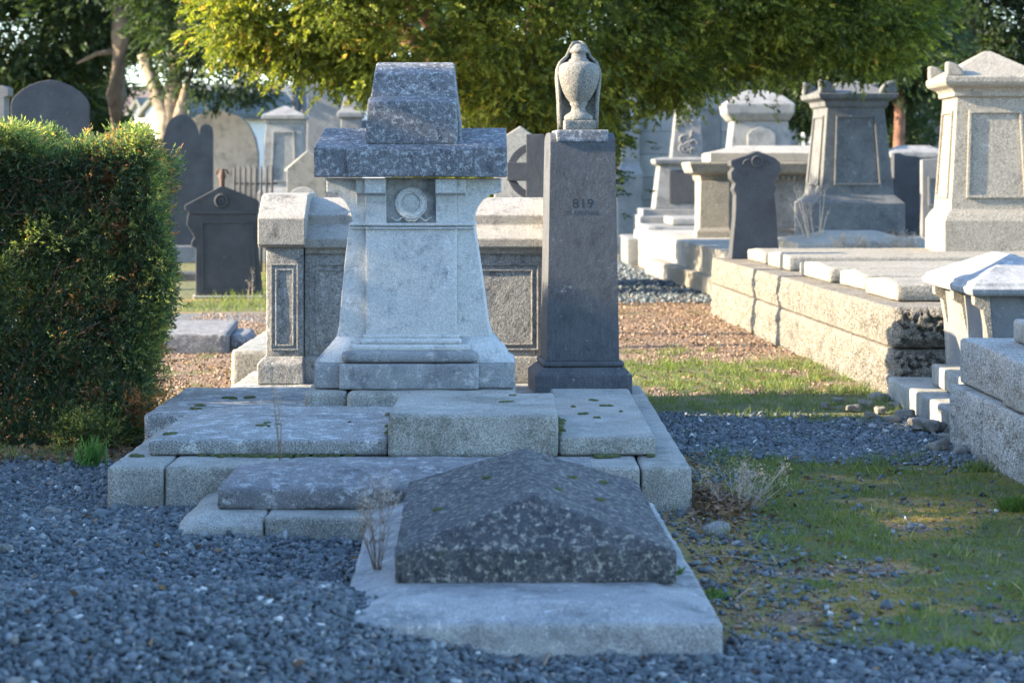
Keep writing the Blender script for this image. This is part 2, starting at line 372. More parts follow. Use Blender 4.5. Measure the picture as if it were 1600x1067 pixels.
# ------------------------------------------------------------------ ground
def gz(x, y):
    x = np.asarray(x, float); y = np.asarray(y, float)
    m = (1 - ss(-.75, .1, x)) * ss(5.2, 7.0, y) * (1 - ss(7.35, 8.4, y)) * .145
    m2 = (1 - ss(-1.6, -.6, x)) * ss(8.2, 9.2, y) * (1 - ss(9.6, 10.6, y)) * .03
    near = (1 - ss(20, 30, y))
    return m + m2 + (vn(x, y, .9, 3, 3) - .5) * .035 * near + (vn(x, y, 5, 4, 3) - .5) * .014 * near
def zones(x, y):
    """weights: grass, soil, moss, pale; the rest is slate chippings"""
    x = np.asarray(x, float); y = np.asarray(y, float)
    wx = x + (vn(x, y, 1.7, 11) - .5) * .5; wy = y + (vn(x, y, 1.1, 12) - .5) * 1.3
    right = ss(.58, .70, wx * .2 + x * .8)
    front = ss(7.2, 7.5, wy * .3 + y * .7 + .30 * (x - .65))
    n1 = vn(x, y, 2.3, 13); n2 = vn(x, y, 3.1, 14)
    lawn = right * front * (1 - ss(11.9, 12.5, wy))
    edge = 1 - ss(.9, 1.3, wx)                       # soil strip by the kerbs
    gapr = ss(2.0, 2.6, wx) * ss(9.0, 9.5, y) * (1 - ss(10.6, 11.2, y))
    g = lawn * (1 - edge * .9) * ss(.36, .52, n1 + .10 * (x - 1.2)) * (1 - gapr)
    mo = lawn * (1 - edge * .5) * ss(.26, .42, n2)
    so = lawn * (.95 + .05 * edge)
    strip = right * ss(13.9, 14.5, wy) * (1 - ss(17.6, 18.8, wy))
    g = np.maximum(g, strip * ss(.30, .45, n1)); so = np.maximum(so, strip * .9)
    dirt = ss(17.5, 19, wy) * (1 - ss(29, 33, wy)) * ss(-.2, .2, x); so = np.maximum(so, dirt)
    g = np.maximum(g, dirt * ss(.62, .72, n1) * .6)
    # left
    L = 1 - ss(-1.95, -1.6, x)
    lit = L * ss(11.8, 12.3, wy - .25 * (x + 2.6)) * (1 - ss(14, 14.4, y)); so = np.maximum(so, lit); g = np.maximum(g, lit * ss(.55, .7, n1) * .6)
    back = (1 - ss(-.2, .2, x)) * ss(14, 14.5, y); so = np.maximum(so, back * (1 - ss(22.5, 23.5, wy)))
    g = np.maximum(g, back * (1 - ss(22, 23, wy)) * ss(.6, .7, n2) * .7)
    g = np.maximum(g, back * ss(25, 26.5, wy) * ss(.3, .45, n1)); mo = np.maximum(mo, back * ss(24.5, 26, wy) * .6)
    far = ss(33, 40, y); g = np.maximum(g, far * ss(.35, .5, n1)); so = np.maximum(so, far * .6)
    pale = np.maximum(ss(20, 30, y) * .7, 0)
    return np.clip(g, 0, 1), np.clip(so, 0, 1), np.clip(mo, 0, 1), pale
xs = np.unique(np.concatenate([np.arange(-4, 4.01, .045), np.arange(-12, 12, .5), np.arange(-60, 60, 4), np.linspace(-600, 600, 25)]).round(4))
ys = np.unique(np.concatenate([np.arange(5, 20, .05), np.arange(20, 45, .2), np.arange(-10, 80, 2), np.linspace(-300, 1200, 31)]).round(4))
gx, gy = np.meshgrid(xs, ys); V = np.stack([gx.ravel(), gy.ravel(), gz(gx.ravel(), gy.ravel())], 1)
nx = len(xs); ii, jj = np.meshgrid(np.arange(nx - 1), np.arange(len(ys) - 1)); a = (jj * nx + ii).ravel()
gm, n, b, out = newmat('ground_surface')
tc = nd(n, 'ShaderNodeTexCoord').outputs['Object']
za = nd(n, 'ShaderNodeAttribute', attribute_name='zone'); sp = nd(n, 'ShaderNodeSeparateColor'); n.links.new(za.outputs['Color'], sp.inputs[0])
vo = nd(n, 'ShaderNodeTexVoronoi'); vo.inputs['Scale'].default_value = 42; n.links.new(tc, vo.inputs['Vector'])
vs_ = nd(n, 'ShaderNodeSeparateColor'); n.links.new(vo.outputs['Color'], vs_.inputs[0])
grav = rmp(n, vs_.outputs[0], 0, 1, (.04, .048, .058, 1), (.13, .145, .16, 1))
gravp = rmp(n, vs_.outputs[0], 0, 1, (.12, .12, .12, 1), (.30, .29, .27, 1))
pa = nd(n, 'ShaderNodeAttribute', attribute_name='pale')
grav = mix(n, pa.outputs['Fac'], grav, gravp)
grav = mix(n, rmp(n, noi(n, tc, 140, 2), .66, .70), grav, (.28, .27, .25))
fn = noi(n, tc, 55, 5, .7)
def edge(s, k=.55): return rmp(n, mul(n, mul(n, s, 1.25), mul(n, fn, .5), 'ADD'), k + .05, k + .2)
soil = mix(n, rmp(n, noi(n, tc, 30, 6, .75), .35, .65), (.085, .06, .04), (.29, .19, .12))
soil = mix(n, rmp(n, noi(n, tc, 90, 3), .60, .66), soil, (.30, .27, .23))
mossc = mix(n, rmp(n, noi(n, tc, 9, 5), .4, .62), (.24, .20, .03), (.36, .19, .04))
grs = mix(n, rmp(n, noi(n, tc, 40, 5, .7), .35, .65), (.085, .09, .03), (.15, .155, .05))
mossc = mix(n, rmp(n, noi(n, tc, 26, 6, .8), .50, .64), mossc, (.07, .06, .035)); mossc = mix(n, rmp(n, noi(n, tc, 110, 3), .58, .64), mossc, (.22, .21, .19))
grs = mix(n, rmp(n, noi(n, tc, 15, 6, .8), .50, .62), grs, (.085, .065, .035))
c = mix(n, edge(sp.outputs[1]), grav, soil); c = mix(n, edge(sp.outputs[2], .62), c, mossc); c = mix(n, edge(sp.outputs[0], .6), c, grs)
n.links.new(c, b.inputs['Base Color']); b.inputs['Roughness'].default_value = .92
bp = nd(n, 'ShaderNodeBump'); bp.inputs['Strength'].default_value = .8; bp.inputs['Distance'].default_value = .02
n.links.new(mul(n, vo.outputs['Distance'], mul(n, fn, 1.5), 'ADD'), bp.inputs['Height']); n.links.new(bp.outputs[0], b.inputs['Normal'])
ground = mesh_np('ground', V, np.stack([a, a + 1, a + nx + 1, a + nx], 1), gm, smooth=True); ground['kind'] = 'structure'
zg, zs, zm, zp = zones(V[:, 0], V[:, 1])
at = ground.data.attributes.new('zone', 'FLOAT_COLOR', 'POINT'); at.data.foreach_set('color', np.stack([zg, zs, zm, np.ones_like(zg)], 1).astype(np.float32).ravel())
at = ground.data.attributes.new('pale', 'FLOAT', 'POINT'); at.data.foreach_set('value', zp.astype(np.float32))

# ------------------------------------------------------------------ front tomb: coped grave marker nearest the camera
t = thing('grave_ledger', 'low coped tomb with dark lichen-crusted hipped lid on a pale sloping ledge, nearest the camera', 'tomb', (.06, 7.08, 0), 1.2)
def base_def(v):   # weathered splay from the rim up to the lid
    x, y, z = v
    e = min(x + .60, .60 - x, y, 2.62 - y); return (x, y, z + (max(0, min(1, (e - .04) / .14)) * .035 if z > .05 else 0))
robj('ledge', (-.60, .60, 0, 2.62, -.10, .115), tomb_base, t, r=.018, res=.035, amp=.004, chip=.7, deform=base_def)
x0_, x1_, y0_, y1_, ze_, zr_, xr_ = -.44, .50, .50, 2.22, .257, .418, .03
nx_, ny_ = 8, 12; bm = MB()
def lid_z(x, y):
    k = 1 - abs(x - xr_) / ((xr_ - x0_) if x < xr_ else (x1_ - xr_)); e = min((y - y0_) / .17, (y1_ - y) / .17); return ze_ + (zr_ - ze_) * max(0, min(k, e, 1))
A, B, C_, D_ = (x0_, y0_), (x1_, y0_), (x1_, y1_), (x0_, y1_)
bm.add([(x, y, .145) for x, y in (A, B, C_, D_)] + [(x, y, ze_) for x, y in (A, B, C_, D_)] + [(xr_, y0_ + .17, zr_), (xr_, y1_ - .17, zr_)],
       [(0, 3, 2, 1), (0, 1, 5, 4), (1, 2, 6, 5), (2, 3, 7, 6), (3, 0, 4, 7), (4, 5, 8), (5, 6, 9, 8), (6, 7, 9), (7, 4, 8, 9)])
obj('lid', bm, tomb_top, t, .012, 3, rough=.012, lev=5)
for (mx, my) in ((.28, 1.15), (.12, 1.02), (-.12, 1.5), (.33, 1.75), (-.3, 1.1), (.2, 1.55)):
    z = lid_z(mx, my) + .004
    bm = MB(); bm.lathe([(0.001, .012), (.012, .010), (.02, .004), (.022, -.006)], 10)
    o = obj('moss_clump', bm, moss_c, t); o.location = (mx, my, z - .002); o.scale = (1.1, .8, .7)

# ------------------------------------------------------------------ plinth of stepped kerbs under the monuments
t = thing('stepped_plinth', 'broad two-step granite plinth carrying the flared monument, the chest tomb and the number 819 pillar', 'plinth', (0, 0, 0))
y0 = 10.2
for (xa, xb) in ((-1.813, -1.562), (-1.556, -1.02), (-1.015, -.35), (-.345, .574), (.582, .806)):
    robj('kerb_stone', (xa, xb, y0 + random.uniform(-.004, .004), 10.75, -.1, .205 + random.uniform(-.003, .003)), granite, t, r=.018, res=.03)
for (ya, yb) in ((10.755, 11.9), (11.905, 13.2), (13.205, 14.2)):
    robj('kerb_stone', (.35, .804, ya, yb, -.1, .204), granite, t, r=.018, res=.04)
for (ya, yb) in ((10.755, 12.0),):
    robj('kerb_stone', (-1.815, -1.4, ya, yb, -.1, .204), granite, t, r=.018, res=.04)
robj('paving_slab', (-1.95, -.9, 12.05, 13.15, -.1, .246), granite_l, t, r=.02, res=.04)
robj('paving_slab', (-1.97, -1.0, 13.155, 13.75, -.1, .232), granite_l, t, r=.02, res=.04)
robj('core_slab', (-1.42, .37, 10.74, 14.2, -.1, .198), granite, t, r=.02, res=.08)
robj('core_slab', (-1.75, .6, 13.76, 15.3, -.1, .200), granite_l, t, r=.02, res=.08)
def ledge_def(xa, ya, wx, wy):
    def f(v):
        x, y, z = v
        if z < .25: return v
        e = min((x - xa) / wx, (y - ya) / wy); return (x, y, z - .022 * (1 - max(0, min(1, e))))
    return f
robj('ledger_slab', (-1.69, -.578, 10.57, 11.95, .208, .300), granite_l, t, r=.014, res=.03, deform=ledge_def(-1.69, 10.57, .3, .5))
robj('step_block', (-.572, .213, 10.50, 11.55, .208, .406), granite, t, r=.018, res=.03)
robj('ledger_slab', (.218, .668, 10.58, 13.0, .207, .294), granite, t, r=.014, res=.03)
robj('footing_block', (-1.13, -.90, 12.38, 13.1, .20, .334), granite, t, r=.02, res=.03)
robj('footing_block', (-.895, .02, 12.32, 13.12, .20, .336), granite, t, r=.025, res=.03)
mp = [(-1.22, 11.05, .293), (-1.17, 11.0, .293), (-1.14, 11.07, .293), (-1.2, 11.12, .295), (-.79, 11.15, .296), (-.62, 11.5, .297), (-1.62, 10.78, .285), (-.57, 11.2, .3),
      (-.02, 11.1, .402), (-.0, 11.4, .402), (-1.7, 12.5, .246), (-1.6, 12.9, .246), (-1.5, 12.95, .246), (-1.72, 12.3, .246), (-1.35, 10.52, .208), (-1.1, 10.53, .208),
      (.36, 11.6, .292), (.33, 11.95, .292), (.42, 11.4, .292), (.45, 12.3, .292), (.56, 11.7, .292), (.5, 12.0, .292)]
for k in range(16): mp.append((random.choice((-.575, .216)) + random.gauss(0, .008), random.uniform(10.65, 11.6), random.choice((.297, .299))))
for k in range(14): mp.append((random.uniform(-1.75, .75), 10.55 + random.gauss(0, .006), .207))
for i, (x, y, z) in enumerate(mp):
    k = random.uniform(.35, 1.5); bm = MB(); R = .020 * k
    for q in range(3): bm.lathe([(0.001, .010), (.6 * R, .009), (R * .9, .004), (R, -.004)], 9, random.uniform(-R, R), random.uniform(-R, R))
    o = obj('moss_clump', bm, moss_c, t); o.location = (x, y, z + .001)
bm = MB()
for i in range(26):
    x = -1.45 + i * .028 + random.uniform(-.01, .01); bm.lathe([(.001, .012), (.014, .008), (.018, -.004)], 7, x, 10.562 + random.uniform(-.004, .004))
o = obj('moss_line', bm, moss_c, t); o.location = (0, 0, .207)

# ------------------------------------------------------------------ low coped slab between plinth and front tomb
t = thing('coped_slab', 'low dark coped grave slab on two pale kerb blocks, wedged between the front tomb and the stepped plinth', 'grave slab', (0, 0, 0))
def cop(v):
    x, y, z = v
    if z < .155: return v
    e = min(1, max(0, (x + 1.33) / .42)); f = min(1, max(0, (y - 9.53) / .30)); return (x, y, z + .055 * min(e, f))
robj('slab', (-1.235, .35, 9.53, 10.19, .108, .196), flag_m, t, r=.016, res=.03, amp=.006, deform=cop)
def kb(v):
    x, y, z = v
    if z < .03: return v
    return (x, y, z - .035 * (1 - min(1, max(0, (y - 9.3) / .12))) - .03 * (1 - min(1, max(0, (x + 1.38) / .1))))
robj('kerb_block', (-1.375, -1.02, 9.30, 10.19, -.1, .108), granite, t, r=.014, res=.03, deform=kb)
robj('kerb_block', (-1.015, -.3, 9.33, 10.19, -.1, .108), granite, t, r=.014, res=.03)
robj('kerb_block', (-.295, .35, 9.6, 10.19, -.1, .100), granite, t, r=.014, res=.05)

# ------------------------------------------------------------------ flared monument
d = 12.45; s = d / F; xc = 645; z0 = .337
t = thing('flared_monument', 'tall pale limestone monument with flared sides, carved wreath and dark heavy saddleback cap', 'monument', (PX(xc, d), d, z0))
def U(px): return (px - xc) * s
def W(py, yo=0): return PZ(py, d + yo) - z0
robj('base_block', (U(530), U(748), 0, .76, 0.002, W(569)), lime_m, t, r=.008, res=.03, amp=.002)
prof = [(803, 612), (803, 600), (797, 598), (793, 560), (786, 549), (775, 541), (768, 532), (763, 515), (757, 470), (747, 400), (741, 360), (739, 348), (740, 338), (745, 325),
        (754, 313), (766, 305), (783, 301), (783, 279), (507, 279), (507, 301), (522, 305), (533, 312), (542, 325), (547, 338), (548, 348), (542, 360), (537, 400), (530, 470), (527, 512), (523, 528), (514, 540),
        (500, 555), (490, 567), (490, 612)]
bm = MB(); bm.prism([(U(x), max(.001, W(y))) for x, y in reversed(prof)], .13, .64); obj('flared_body', bm, lime_w, t, .006)
robj('base_wing', (U(489), U(804), .06, .70, .002, W(568)), lime_m, t, r=.01, res=.03, amp=.002)
def foot(v):
    x, y, z = v; return v
bm = MB(); zb, zt = W(568), W(528)
prf = []
for i in range(9):
    k = i / 8; y_ = .065 + .075 * (1 - math.cos(k * math.pi / 2)) ; prf.append((y_, zb + (zt - zb) * math.sin(k * math.pi / 2) ** 1.2))
for sx, xa, xb, xt in ((-1, 491, 534, 527), (1, 803, 746, 764)):
    bm = MB()
    # splayed skirt above each wing, swept in towards the shaft
    vs = []; nn = 9
    for i in range(nn):
        k = i / (nn - 1); xo = xa + (xt - xa) * (1 - (1 - k) ** 1.8) ; xo = xa + (xt - xa) * k ** .7
        y_ = prf[i][0]; z_ = prf[i][1]
        vs += [(U(xo), y_, z_), (U(645 + sx * 60), y_, z_), (U(645 + sx * 60), .62, z_), (U(xo), .62 - (y_ - .06), z_)]
    fs = []
    for i in range(nn - 1):
        a_ = 4 * i; fs += [(a_ + j, a_ + (j + 1) % 4, a_ + 4 + (j + 1) % 4, a_ + 4 + j) for j in range(4)]
    bm.add(vs, fs, True); obj('skirt', bm, lime_w, t)
robj('torus_moulding', (U(533), U(747), .012, .70, W(568), W(549)), lime_m, t, r=.03, res=.02, amp=.002, chip=.05)
robj('scotia', (U(546), U(735), .045, .68, W(550), W(539)), lime_w, t, r=.012, res=.03, amp=.001, chip=.1)
robj('roll_moulding', (U(560), U(721), .05, .66, W(540), W(530)), lime_w, t, r=.016, res=.02, amp=.001, chip=.1)
robj('base_fillet', (U(565), U(717), .066, .66, W(531), W(524)), lime_w, t, r=.008, res=.02, amp=.001, chip=.1)
robj('shaft', (U(570), U(713), .085, .66, W(528), W(358)), lime_w, t, r=.005, res=.03, amp=.0015)
for (ya, yb, e) in ((349, 354, 2), (355, 359, 0)):
    robj('string_course', (U(569 - e), U(714 + e), .066 - e * .003, .64, W(yb), W(ya)), lime_w, t, r=.007, res=.02, amp=.0005, chip=.1)
    robj('string_course', (U(545 - e), U(740 + e), .108 - e * .003, .64, W(yb), W(ya)), lime_w, t, r=.007, res=.02, amp=.0005, chip=.1)
stain = stone('stained_limestone', (.30, .305, .30), (.42, .42, .41), .2, lichen=(.5, .5, .48), lich=.1, dark=(.04, .04, .042), dk=.95, bump=.3, blot=5)
robj('frieze_panel', (U(600), U(682), .118, .6, W(350), W(278)), stain, t, r=.003, res=.03, amp=.002)
for xa, xb, yo in ((569, 602, 0), (680, 713, 0), (555, 569, .035), (713, 727, .035)):
    a_ = .03 + yo; bm = MB()
    pts = [(a_, W(280)), (a_, W(302)), (a_ + .006, W(302.5)), (a_ + .045, W(306)), (a_ + .062, W(318)), (a_ + .07, W(335)), (a_ + .07, W(350)), (.3, W(350)), (.3, W(280))]
    bm.prismx(pts, U(xa), U(xb)); obj('bracket', bm, lime_w, t, .003)
bm = MB(); c_ = (U(641), .114, W(318)); R = 19.5 * s
bm.ring(c_, R, .017, 40, 10, wob=.12)
for k in range(40):
    a_ = k / 40 * 2 * math.pi; tt = Vector((-math.sin(a_), 0, math.cos(a_)))
    for sd in (-1, 1):
        p = Vector(c_) + Vector((math.cos(a_), 0, math.sin(a_))) * (R + sd * .009); bm.tube([p + Vector((0, -.008, 0)), p + tt * .02 + Vector((math.cos(a_) * sd * .01, -.012, math.sin(a_) * sd * .01))], [.007, .003], 5)
w_ = obj('wreath', bm, lime_w, t)
bm = MB()
for sg in (-1, 1):
    pts = [(U(641 + sg * q), .116, W(343 + 2.6 * math.sin(q * .33 + .4))) for q in range(0, 34, 2)]; bm.tube(pts, [.008] * 5 + [.006] * 8 + [.003] * 4, 6)
obj('ribbon', bm, lime_w, w_)
bm = MB(); bm.lathe([(.001, .012), (.05, .008), (.058, 0)], 28); o = obj('boss', bm, lime_w, w_); o.rotation_euler = (math.radians(90), 0, 0); o.location = (U(641), .119, W(318))
# cap
ze, zr, yr = W(231), W(200, .38), .38
bm = MB()
def gable(bm, xa, xb, ya, yb, zb_, ze_, zr_, ins):
    ym = (ya + yb) / 2
    bm.add([(xa, ya, zb_), (xb, ya, zb_), (xb, yb, zb_), (xa, yb, zb_), (xa, ya, ze_), (xb, ya, ze_), (xb, yb, ze_), (xa, yb, ze_), (xa + ins[0], ym, zr_), (xb - ins[1], ym, zr_)],
           [(0, 3, 2, 1), (0, 1, 5, 4), (2, 3, 7, 6), (4, 5, 9, 8), (6, 7, 8, 9), (1, 2, 6, 9, 5), (3, 0, 4, 8, 7)])
gable(bm, U(490), U(792), .0, .76, W(277), ze, zr, (.03, .005)); obj('cap', bm, lime_d, t, .008)
robj('cap_projection', (U(542), U(738), -.03, .2, W(277) + .002, W(232) - .004), lime_d, t, r=.007, res=.03, amp=.002)
def blk(lv):
    bm = MB(); bm.stack(lv); return bm
obj('crown_block', blk([(W(231), U(567), U(721), .13, .66), (W(212), U(567.5), U(720.5), .14, .66), (W(156), U(575.5), U(713.5), .165, .62), (W(113), U(581.2), U(708.8), .20, .56), (W(98, .33), U(583), U(707), .32, .46)]), lime_d, t, .01)
def crn(v):
    x, y, z = v
    if z < W(185): return v
    return (x * .975, y, z - .012 * min(1, abs(x / .25) ** 2.2) + .35 * max(0, min(.1, y - .075)))
robj('crown_front', (U(571), U(714), .06, .3, W(226), W(157)), lime_d, t, r=.01, res=.025, amp=.003, deform=crn)

# ------------------------------------------------------------------ chest tomb behind the monument
d = 14.35; s = d / F; xc = 632; z0 = .2
t = thing('chest_tomb', 'long grey chest tomb with panelled sides and stepped coping, directly behind the flared monument', 'tomb', (PX(xc, d), d, z0))
def box(name, xa, xb, ya, yb, pa, pb, mat, **k): return robj(name, (U(xa), U(xb), ya, yb, W(pa), W(pb)), mat, t, **k)
box('plinth_course', 474, 850, .0, .95, 600, 557, chest_m, r=.012, res=.05)
box('body', 475, 850, .03, .92, 558, 396, chest_m, r=.006, res=.05, amp=.002)
fl = MB(); yF = .03
for xa, xb in ((483, 640), (640, 842)):
    fl.frame([(U(xa), yF, W(548)), (U(xb), yF, W(548)), (U(xb), yF, W(412)), (U(xa), yF, W(412))], .012, .010)
    fl.frame([(U(xa + 9), yF, W(540)), (U(xb - 9), yF, W(540)), (U(xb - 9), yF, W(421)), (U(xa + 9), yF, W(421))], .012, .010)
obj('panel_moulding', fl, chest_m, t, .003)
cp = [(.01, W(397)), (.01, W(390)), (-.02, W(387)), (-.02, W(373)), (.13, W(352, .1)), (.13, W(336, .1)), (.40, W(309, .4)), (.55, W(309, .4)), (.82, W(336, .1)), (.82, W(352, .1)), (.97, W(373)), (.97, W(387)), (.94, W(390)), (.94, W(397))]
bm = MB(); bm.prismx(cp, U(476), U(852)); obj('coping', bm, cope_m, t, .008)
for xa in (404, 853):
    o_ = xa - 404
    p = robj('corner_post', (U(417 + o_), U(474 + o_), -.03, .98, W(557), W(387)), chest_m, t, r=.006, res=.05, amp=.002)
    fm = MB(); q = [(U(424 + o_), -.03, W(547)), (U(467 + o_), -.03, W(547)), (U(467 + o_), -.03, W(412)), (U(424 + o_), -.03, W(412))]; fm.frame(q, .010, .008)
    q = [(U(431 + o_), -.03, W(540)), (U(460 + o_), -.03, W(540)), (U(460 + o_), -.03, W(420)), (U(431 + o_), -.03, W(420))]; fm.frame(q, .010, .008); obj('post_moulding', fm, chest_m, p, .002)
    bm = MB(); bm.stack([(0.002, U(404 + o_), U(476 + o_), -.09, 1.03), (W(570), U(404 + o_), U(476 + o_), -.09, 1.03), (W(566), U(405 + o_), U(475 + o_), -.085, 1.02), (W(556), U(414 + o_), U(474 + o_) + .006, -.035, .985)]); obj('post_base', bm, chest_m, t, .008)
    bm = MB(); bm.prismx([(-.05, W(387)), (-.06, W(384)), (-.09, W(383)), (-.09, W(341)), (.15, W(305, .15)), (.3, W(302, .3)), (.66, W(302, .3)), (.8, W(305, .15)), (1.03, W(341)), (1.03, W(384)), (.99, W(387))], U(405 + o_), U(479 + o_)); obj('post_cap', bm, cope_m, t, .012)

# ------------------------------------------------------------------ pillar 819 with urn
d = 13.62; s = d / F; xc = 909; z0 = .206
t = thing('urn_pillar', 'dark slate pillar numbered 819 with tapering shaft and curved shoulders', 'pillar', (PX(xc + 2, d), d, z0), 4)
obj('pillar_base', blk([(.001, U(833), U(985), -.05, .52), (W(587), U(833), U(985), -.05, .52), (W(584), U(834), U(984), -.046, .51), (W(574), U(846), U(974), -.01, .48)]), slate, t, .006)
robj('torus_moulding', (U(846), U(974), -.012, .48, W(574), W(564)), slate, t, r=.018, res=.02, amp=.001, chip=.1)
hw0, hw1 = U(909 + 57), U(909 + 51)
pts = []; zt = W(222); zb = W(564)
bm = MB(); lv = [(zb, -hw0, hw0, .0, .46), (zt, -hw1, hw1, .015, .445)]
for k in range(1, 7):
    a_ = k / 6 * math.pi / 2; lv.append((zt + .058 * math.sin(a_), -hw1 + .004 * k / 6, hw1 - .004 * k / 6, .015 + .14 * (1 - math.cos(a_)), .445 - .14 * (1 - math.cos(a_))))
bm.stack(lv); sh = obj('shaft', bm, slate, t, .006)
def text(body, size, loc, mat, parent, ext=.002):
    cu = bpy.data.curves.new('t', 'FONT'); cu.body = body; cu.size = size; cu.extrude = ext; cu.align_x = 'CENTER'; cu.offset = .0006; cu.space_character = 1.15
    to = bpy.data.objects.new('t', cu); COL.objects.link(to); dg = bpy.context.evaluated_depsgraph_get(); me = bpy.data.meshes.new_from_object(to.evaluated_get(dg))
    bpy.data.objects.remove(to); me.materials.clear(); me.materials.append(mat); o = bpy.data.objects.new('lettering', me); COL.objects.link(o); o.parent = parent
    o.rotation_euler = (math.radians(89.34), 0, 0); o.location = loc; return o
text('819', .078, (0, .01038, W(325)), lead, sh, .0002)
faintm = stone('worn_letters', (.05, .053, .06), (.07, .073, .08), .3, bump=.3)
text('PERPETUAL', .034, (0, .00990, W(336)), faintm, sh, .0002)
robj('shoulder_block', (U(868), U(949), .008, .36, W(222), W(203)), lime_d, t, r=.005, res=.02, amp=.001)
# urn standing on it
zu = z0 + W(203) + .001
t = thing('draped_urn', 'sandstone urn with a cloth draped behind it, standing on top of the dark pillar', 'urn', (PX(905, d), d + .16, zu), 6)
d2 = d + .1; su = d2 / F
def R_(p): return p * su
def Hh(py): return (203 - py) * su
robj('square_foot', (-R_(24), R_(24), -R_(24), R_(24), 0.001, Hh(188)), urn_m, t, r=.004, res=.02, amp=.001)
pr = [(0, 188), (22, 188), (23, 185), (22, 181), (18, 178), (13, 175), (11, 171), (11, 166), (14, 162), (13, 160), (15, 158), (20, 152), (26, 142), (30, 131), (33, 120), (33.5, 112), (32.5, 105), (29, 100), (22, 97), (17, 96), (17, 94),
      (13, 91), (12, 86), (12, 83), (15, 81), (15, 78), (12, 75), (9, 71), (5, 68), (0, 67)]
bm = MB(); bm.lathe([(max(.0005, R_(a_)), Hh(b_)) for a_, b_ in pr], 44); obj('urn_body', bm, urn_m, t)
dr = [(2, 65), (9, 67), (13, 75), (19, 88), (29, 97), (33.5, 108), (34, 122), (32, 140), (30.5, 158), (30, 175), (29, 201)]
vs = []; nn = 30
for r_, y_ in dr:
    for i in range(nn + 1):
        a_ = math.radians(-14 + 208 * i / nn); fold = 1 + .05 * math.sin(a_ * 9) * ss(90, 140, y_)
        vs.append((R_(r_) * fold * math.cos(a_), R_(max(3, r_ * .9 - ss(125, 165, y_) * 16)) * fold * math.sin(a_) + R_(6) * ss(125, 165, y_), max(.004, Hh(y_ + 2.5 * math.sin(a_ * 5) * ss(150, 200, y_)))))
fs = [(j * (nn + 1) + i, j * (nn + 1) + i + 1, (j + 1) * (nn + 1) + i + 1, (j + 1) * (nn + 1) + i) for j in range(len(dr) - 1) for i in range(nn)]
bm = MB(); bm.add(vs, fs, True); obj('drape', bm, urn_m, t, solid=.018)

# ------------------------------------------------------------------ rock-faced retaining wall on the right
ANG = math.degrees(math.atan2(2.587 - 2.2, 25.0 - 15.46))
t = thing('retaining_wall', 'long sunlit retaining wall of two courses of rock-faced granite blocks beside the grass path', 'wall', (2.587, 15.46, 0), ANG)
seams = [0, 1.75, 3.6, 5.3, 7.5, 9.55]
for i in range(len(seams) - 1):
    robj('wall_block', (0, 1.9 if i == 0 else .55, seams[i] + .007, seams[i + 1] - .007, .340, .615), rock_m, t, r=.012, res=.015 if i == 0 else .025, rock=.052, rockfaces='xy', worm=(i == 0), chip=.8)
seams = [0, 1.5, 2.4, 4.5, 6.0, 7.7, 9.55]
for i in range(len(seams) - 1):
    robj('wall_block', (.0, 1.9 if i == 0 else .55, seams[i] + .007, seams[i + 1] - .007, -.1, .330), rock_m, t, r=.012, res=.015 if i == 0 else .025, rock=.055, rockfaces='xy', worm=(i == 0), chip=.8)
robj('fill', (.5, 6.0, .1, 24.0, -.1, .598), cope_m, t, r=.02, res=.25)
near_m = stone('near_rockfaced_granite', (.42, .41, .37), (.31, .30, .27), .55, lichen=(.5, .5, .47), lich=.3, dark=(.15, .145, .125), dk=.3, bump=1.2, gs=90, moss=.2)
# slabs laid on the wall top
labs = ['nearest of the pale ledger slabs on the retaining wall, beside the bracketed tomb', 'second pale ledger slab from the near end of the retaining wall',
        'middle pale ledger slab on the retaining wall with green weeds at its foot', 'pale ledger slab with weathered rounded top, fourth from the near end of the wall', 'farthest ledger slab on the retaining wall, close to the dark headstone']
for i, (dd, px, dep, ln, zt) in enumerate(((16.15, 1432, 1.15, 2.4, .735), (17.75, 1377, 1.0, 2.6, .735), (19.0, 1322, 1.5, 2.8, .74), (21.4, 1256, 1.3, 2.6, .75), (23.1, 1216, 1.2, 2.0, .73))):
    r_ = thing('ledger_slab', labs[i], 'grave slab', (PX(px, dd) - .02, dd, .616), ANG, 'ledger slabs on the wall')
    def sl_(v):
        x, y, z = v; return (x, y, z + (.03 * max(0, 1 - abs(y - dep / 2) / (dep / 2)) if z > .06 else 0))
    robj('slab', (-.12, ln, 0, dep, .004, zt - .616), warm_g, r_, r=.018, res=.06, deform=sl_)

# near wall at the right edge, and its kerb
a2 = math.degrees(math.atan2(2.46 - 2.60, 1.6))
t = thing('boundary_wall', 'near rock-faced granite wall at the right edge with a dapple of sun on its face', 'wall', (2.50, 12.9, 0), 0)
for (ya, yb, za, zb_, xo) in ((-1.30, 0, .338, .59, 0.04), (-3.6, -1.31, .338, .59, .0), (-.85, 0, -.1, .330, -.02), (-2.0, -.86, -.1, .33, -.01), (-3.6, -2.01, -.1, .33, 0)):
    robj('wall_block', (xo, 1.6, ya, yb, za, zb_), near_m, t, r=.014, res=.022, rock=.035, rockfaces='xy', chip=.8)
robj('coping_block', (.26, 1.6, -1.6, -.35, .594, .72), granite, t, r=.02, res=.05)
t = thing('low_kerb', 'low stepped granite kerb at the foot of the near wall on the right', 'kerb', (0, 0, 0))
for ya, yb in ((12.95, 14.1), (14.105, 15.38)):
    robj('kerb_stone', (2.54 + (15.4 - yb) * .0, 3.1, ya, yb, -.1, .152), granite, t, r=.015, res=.04)
robj('step_stone', (2.72, 3.3, 13.2, 14.75, .156, .29), granite, t, r=.015, res=.04)
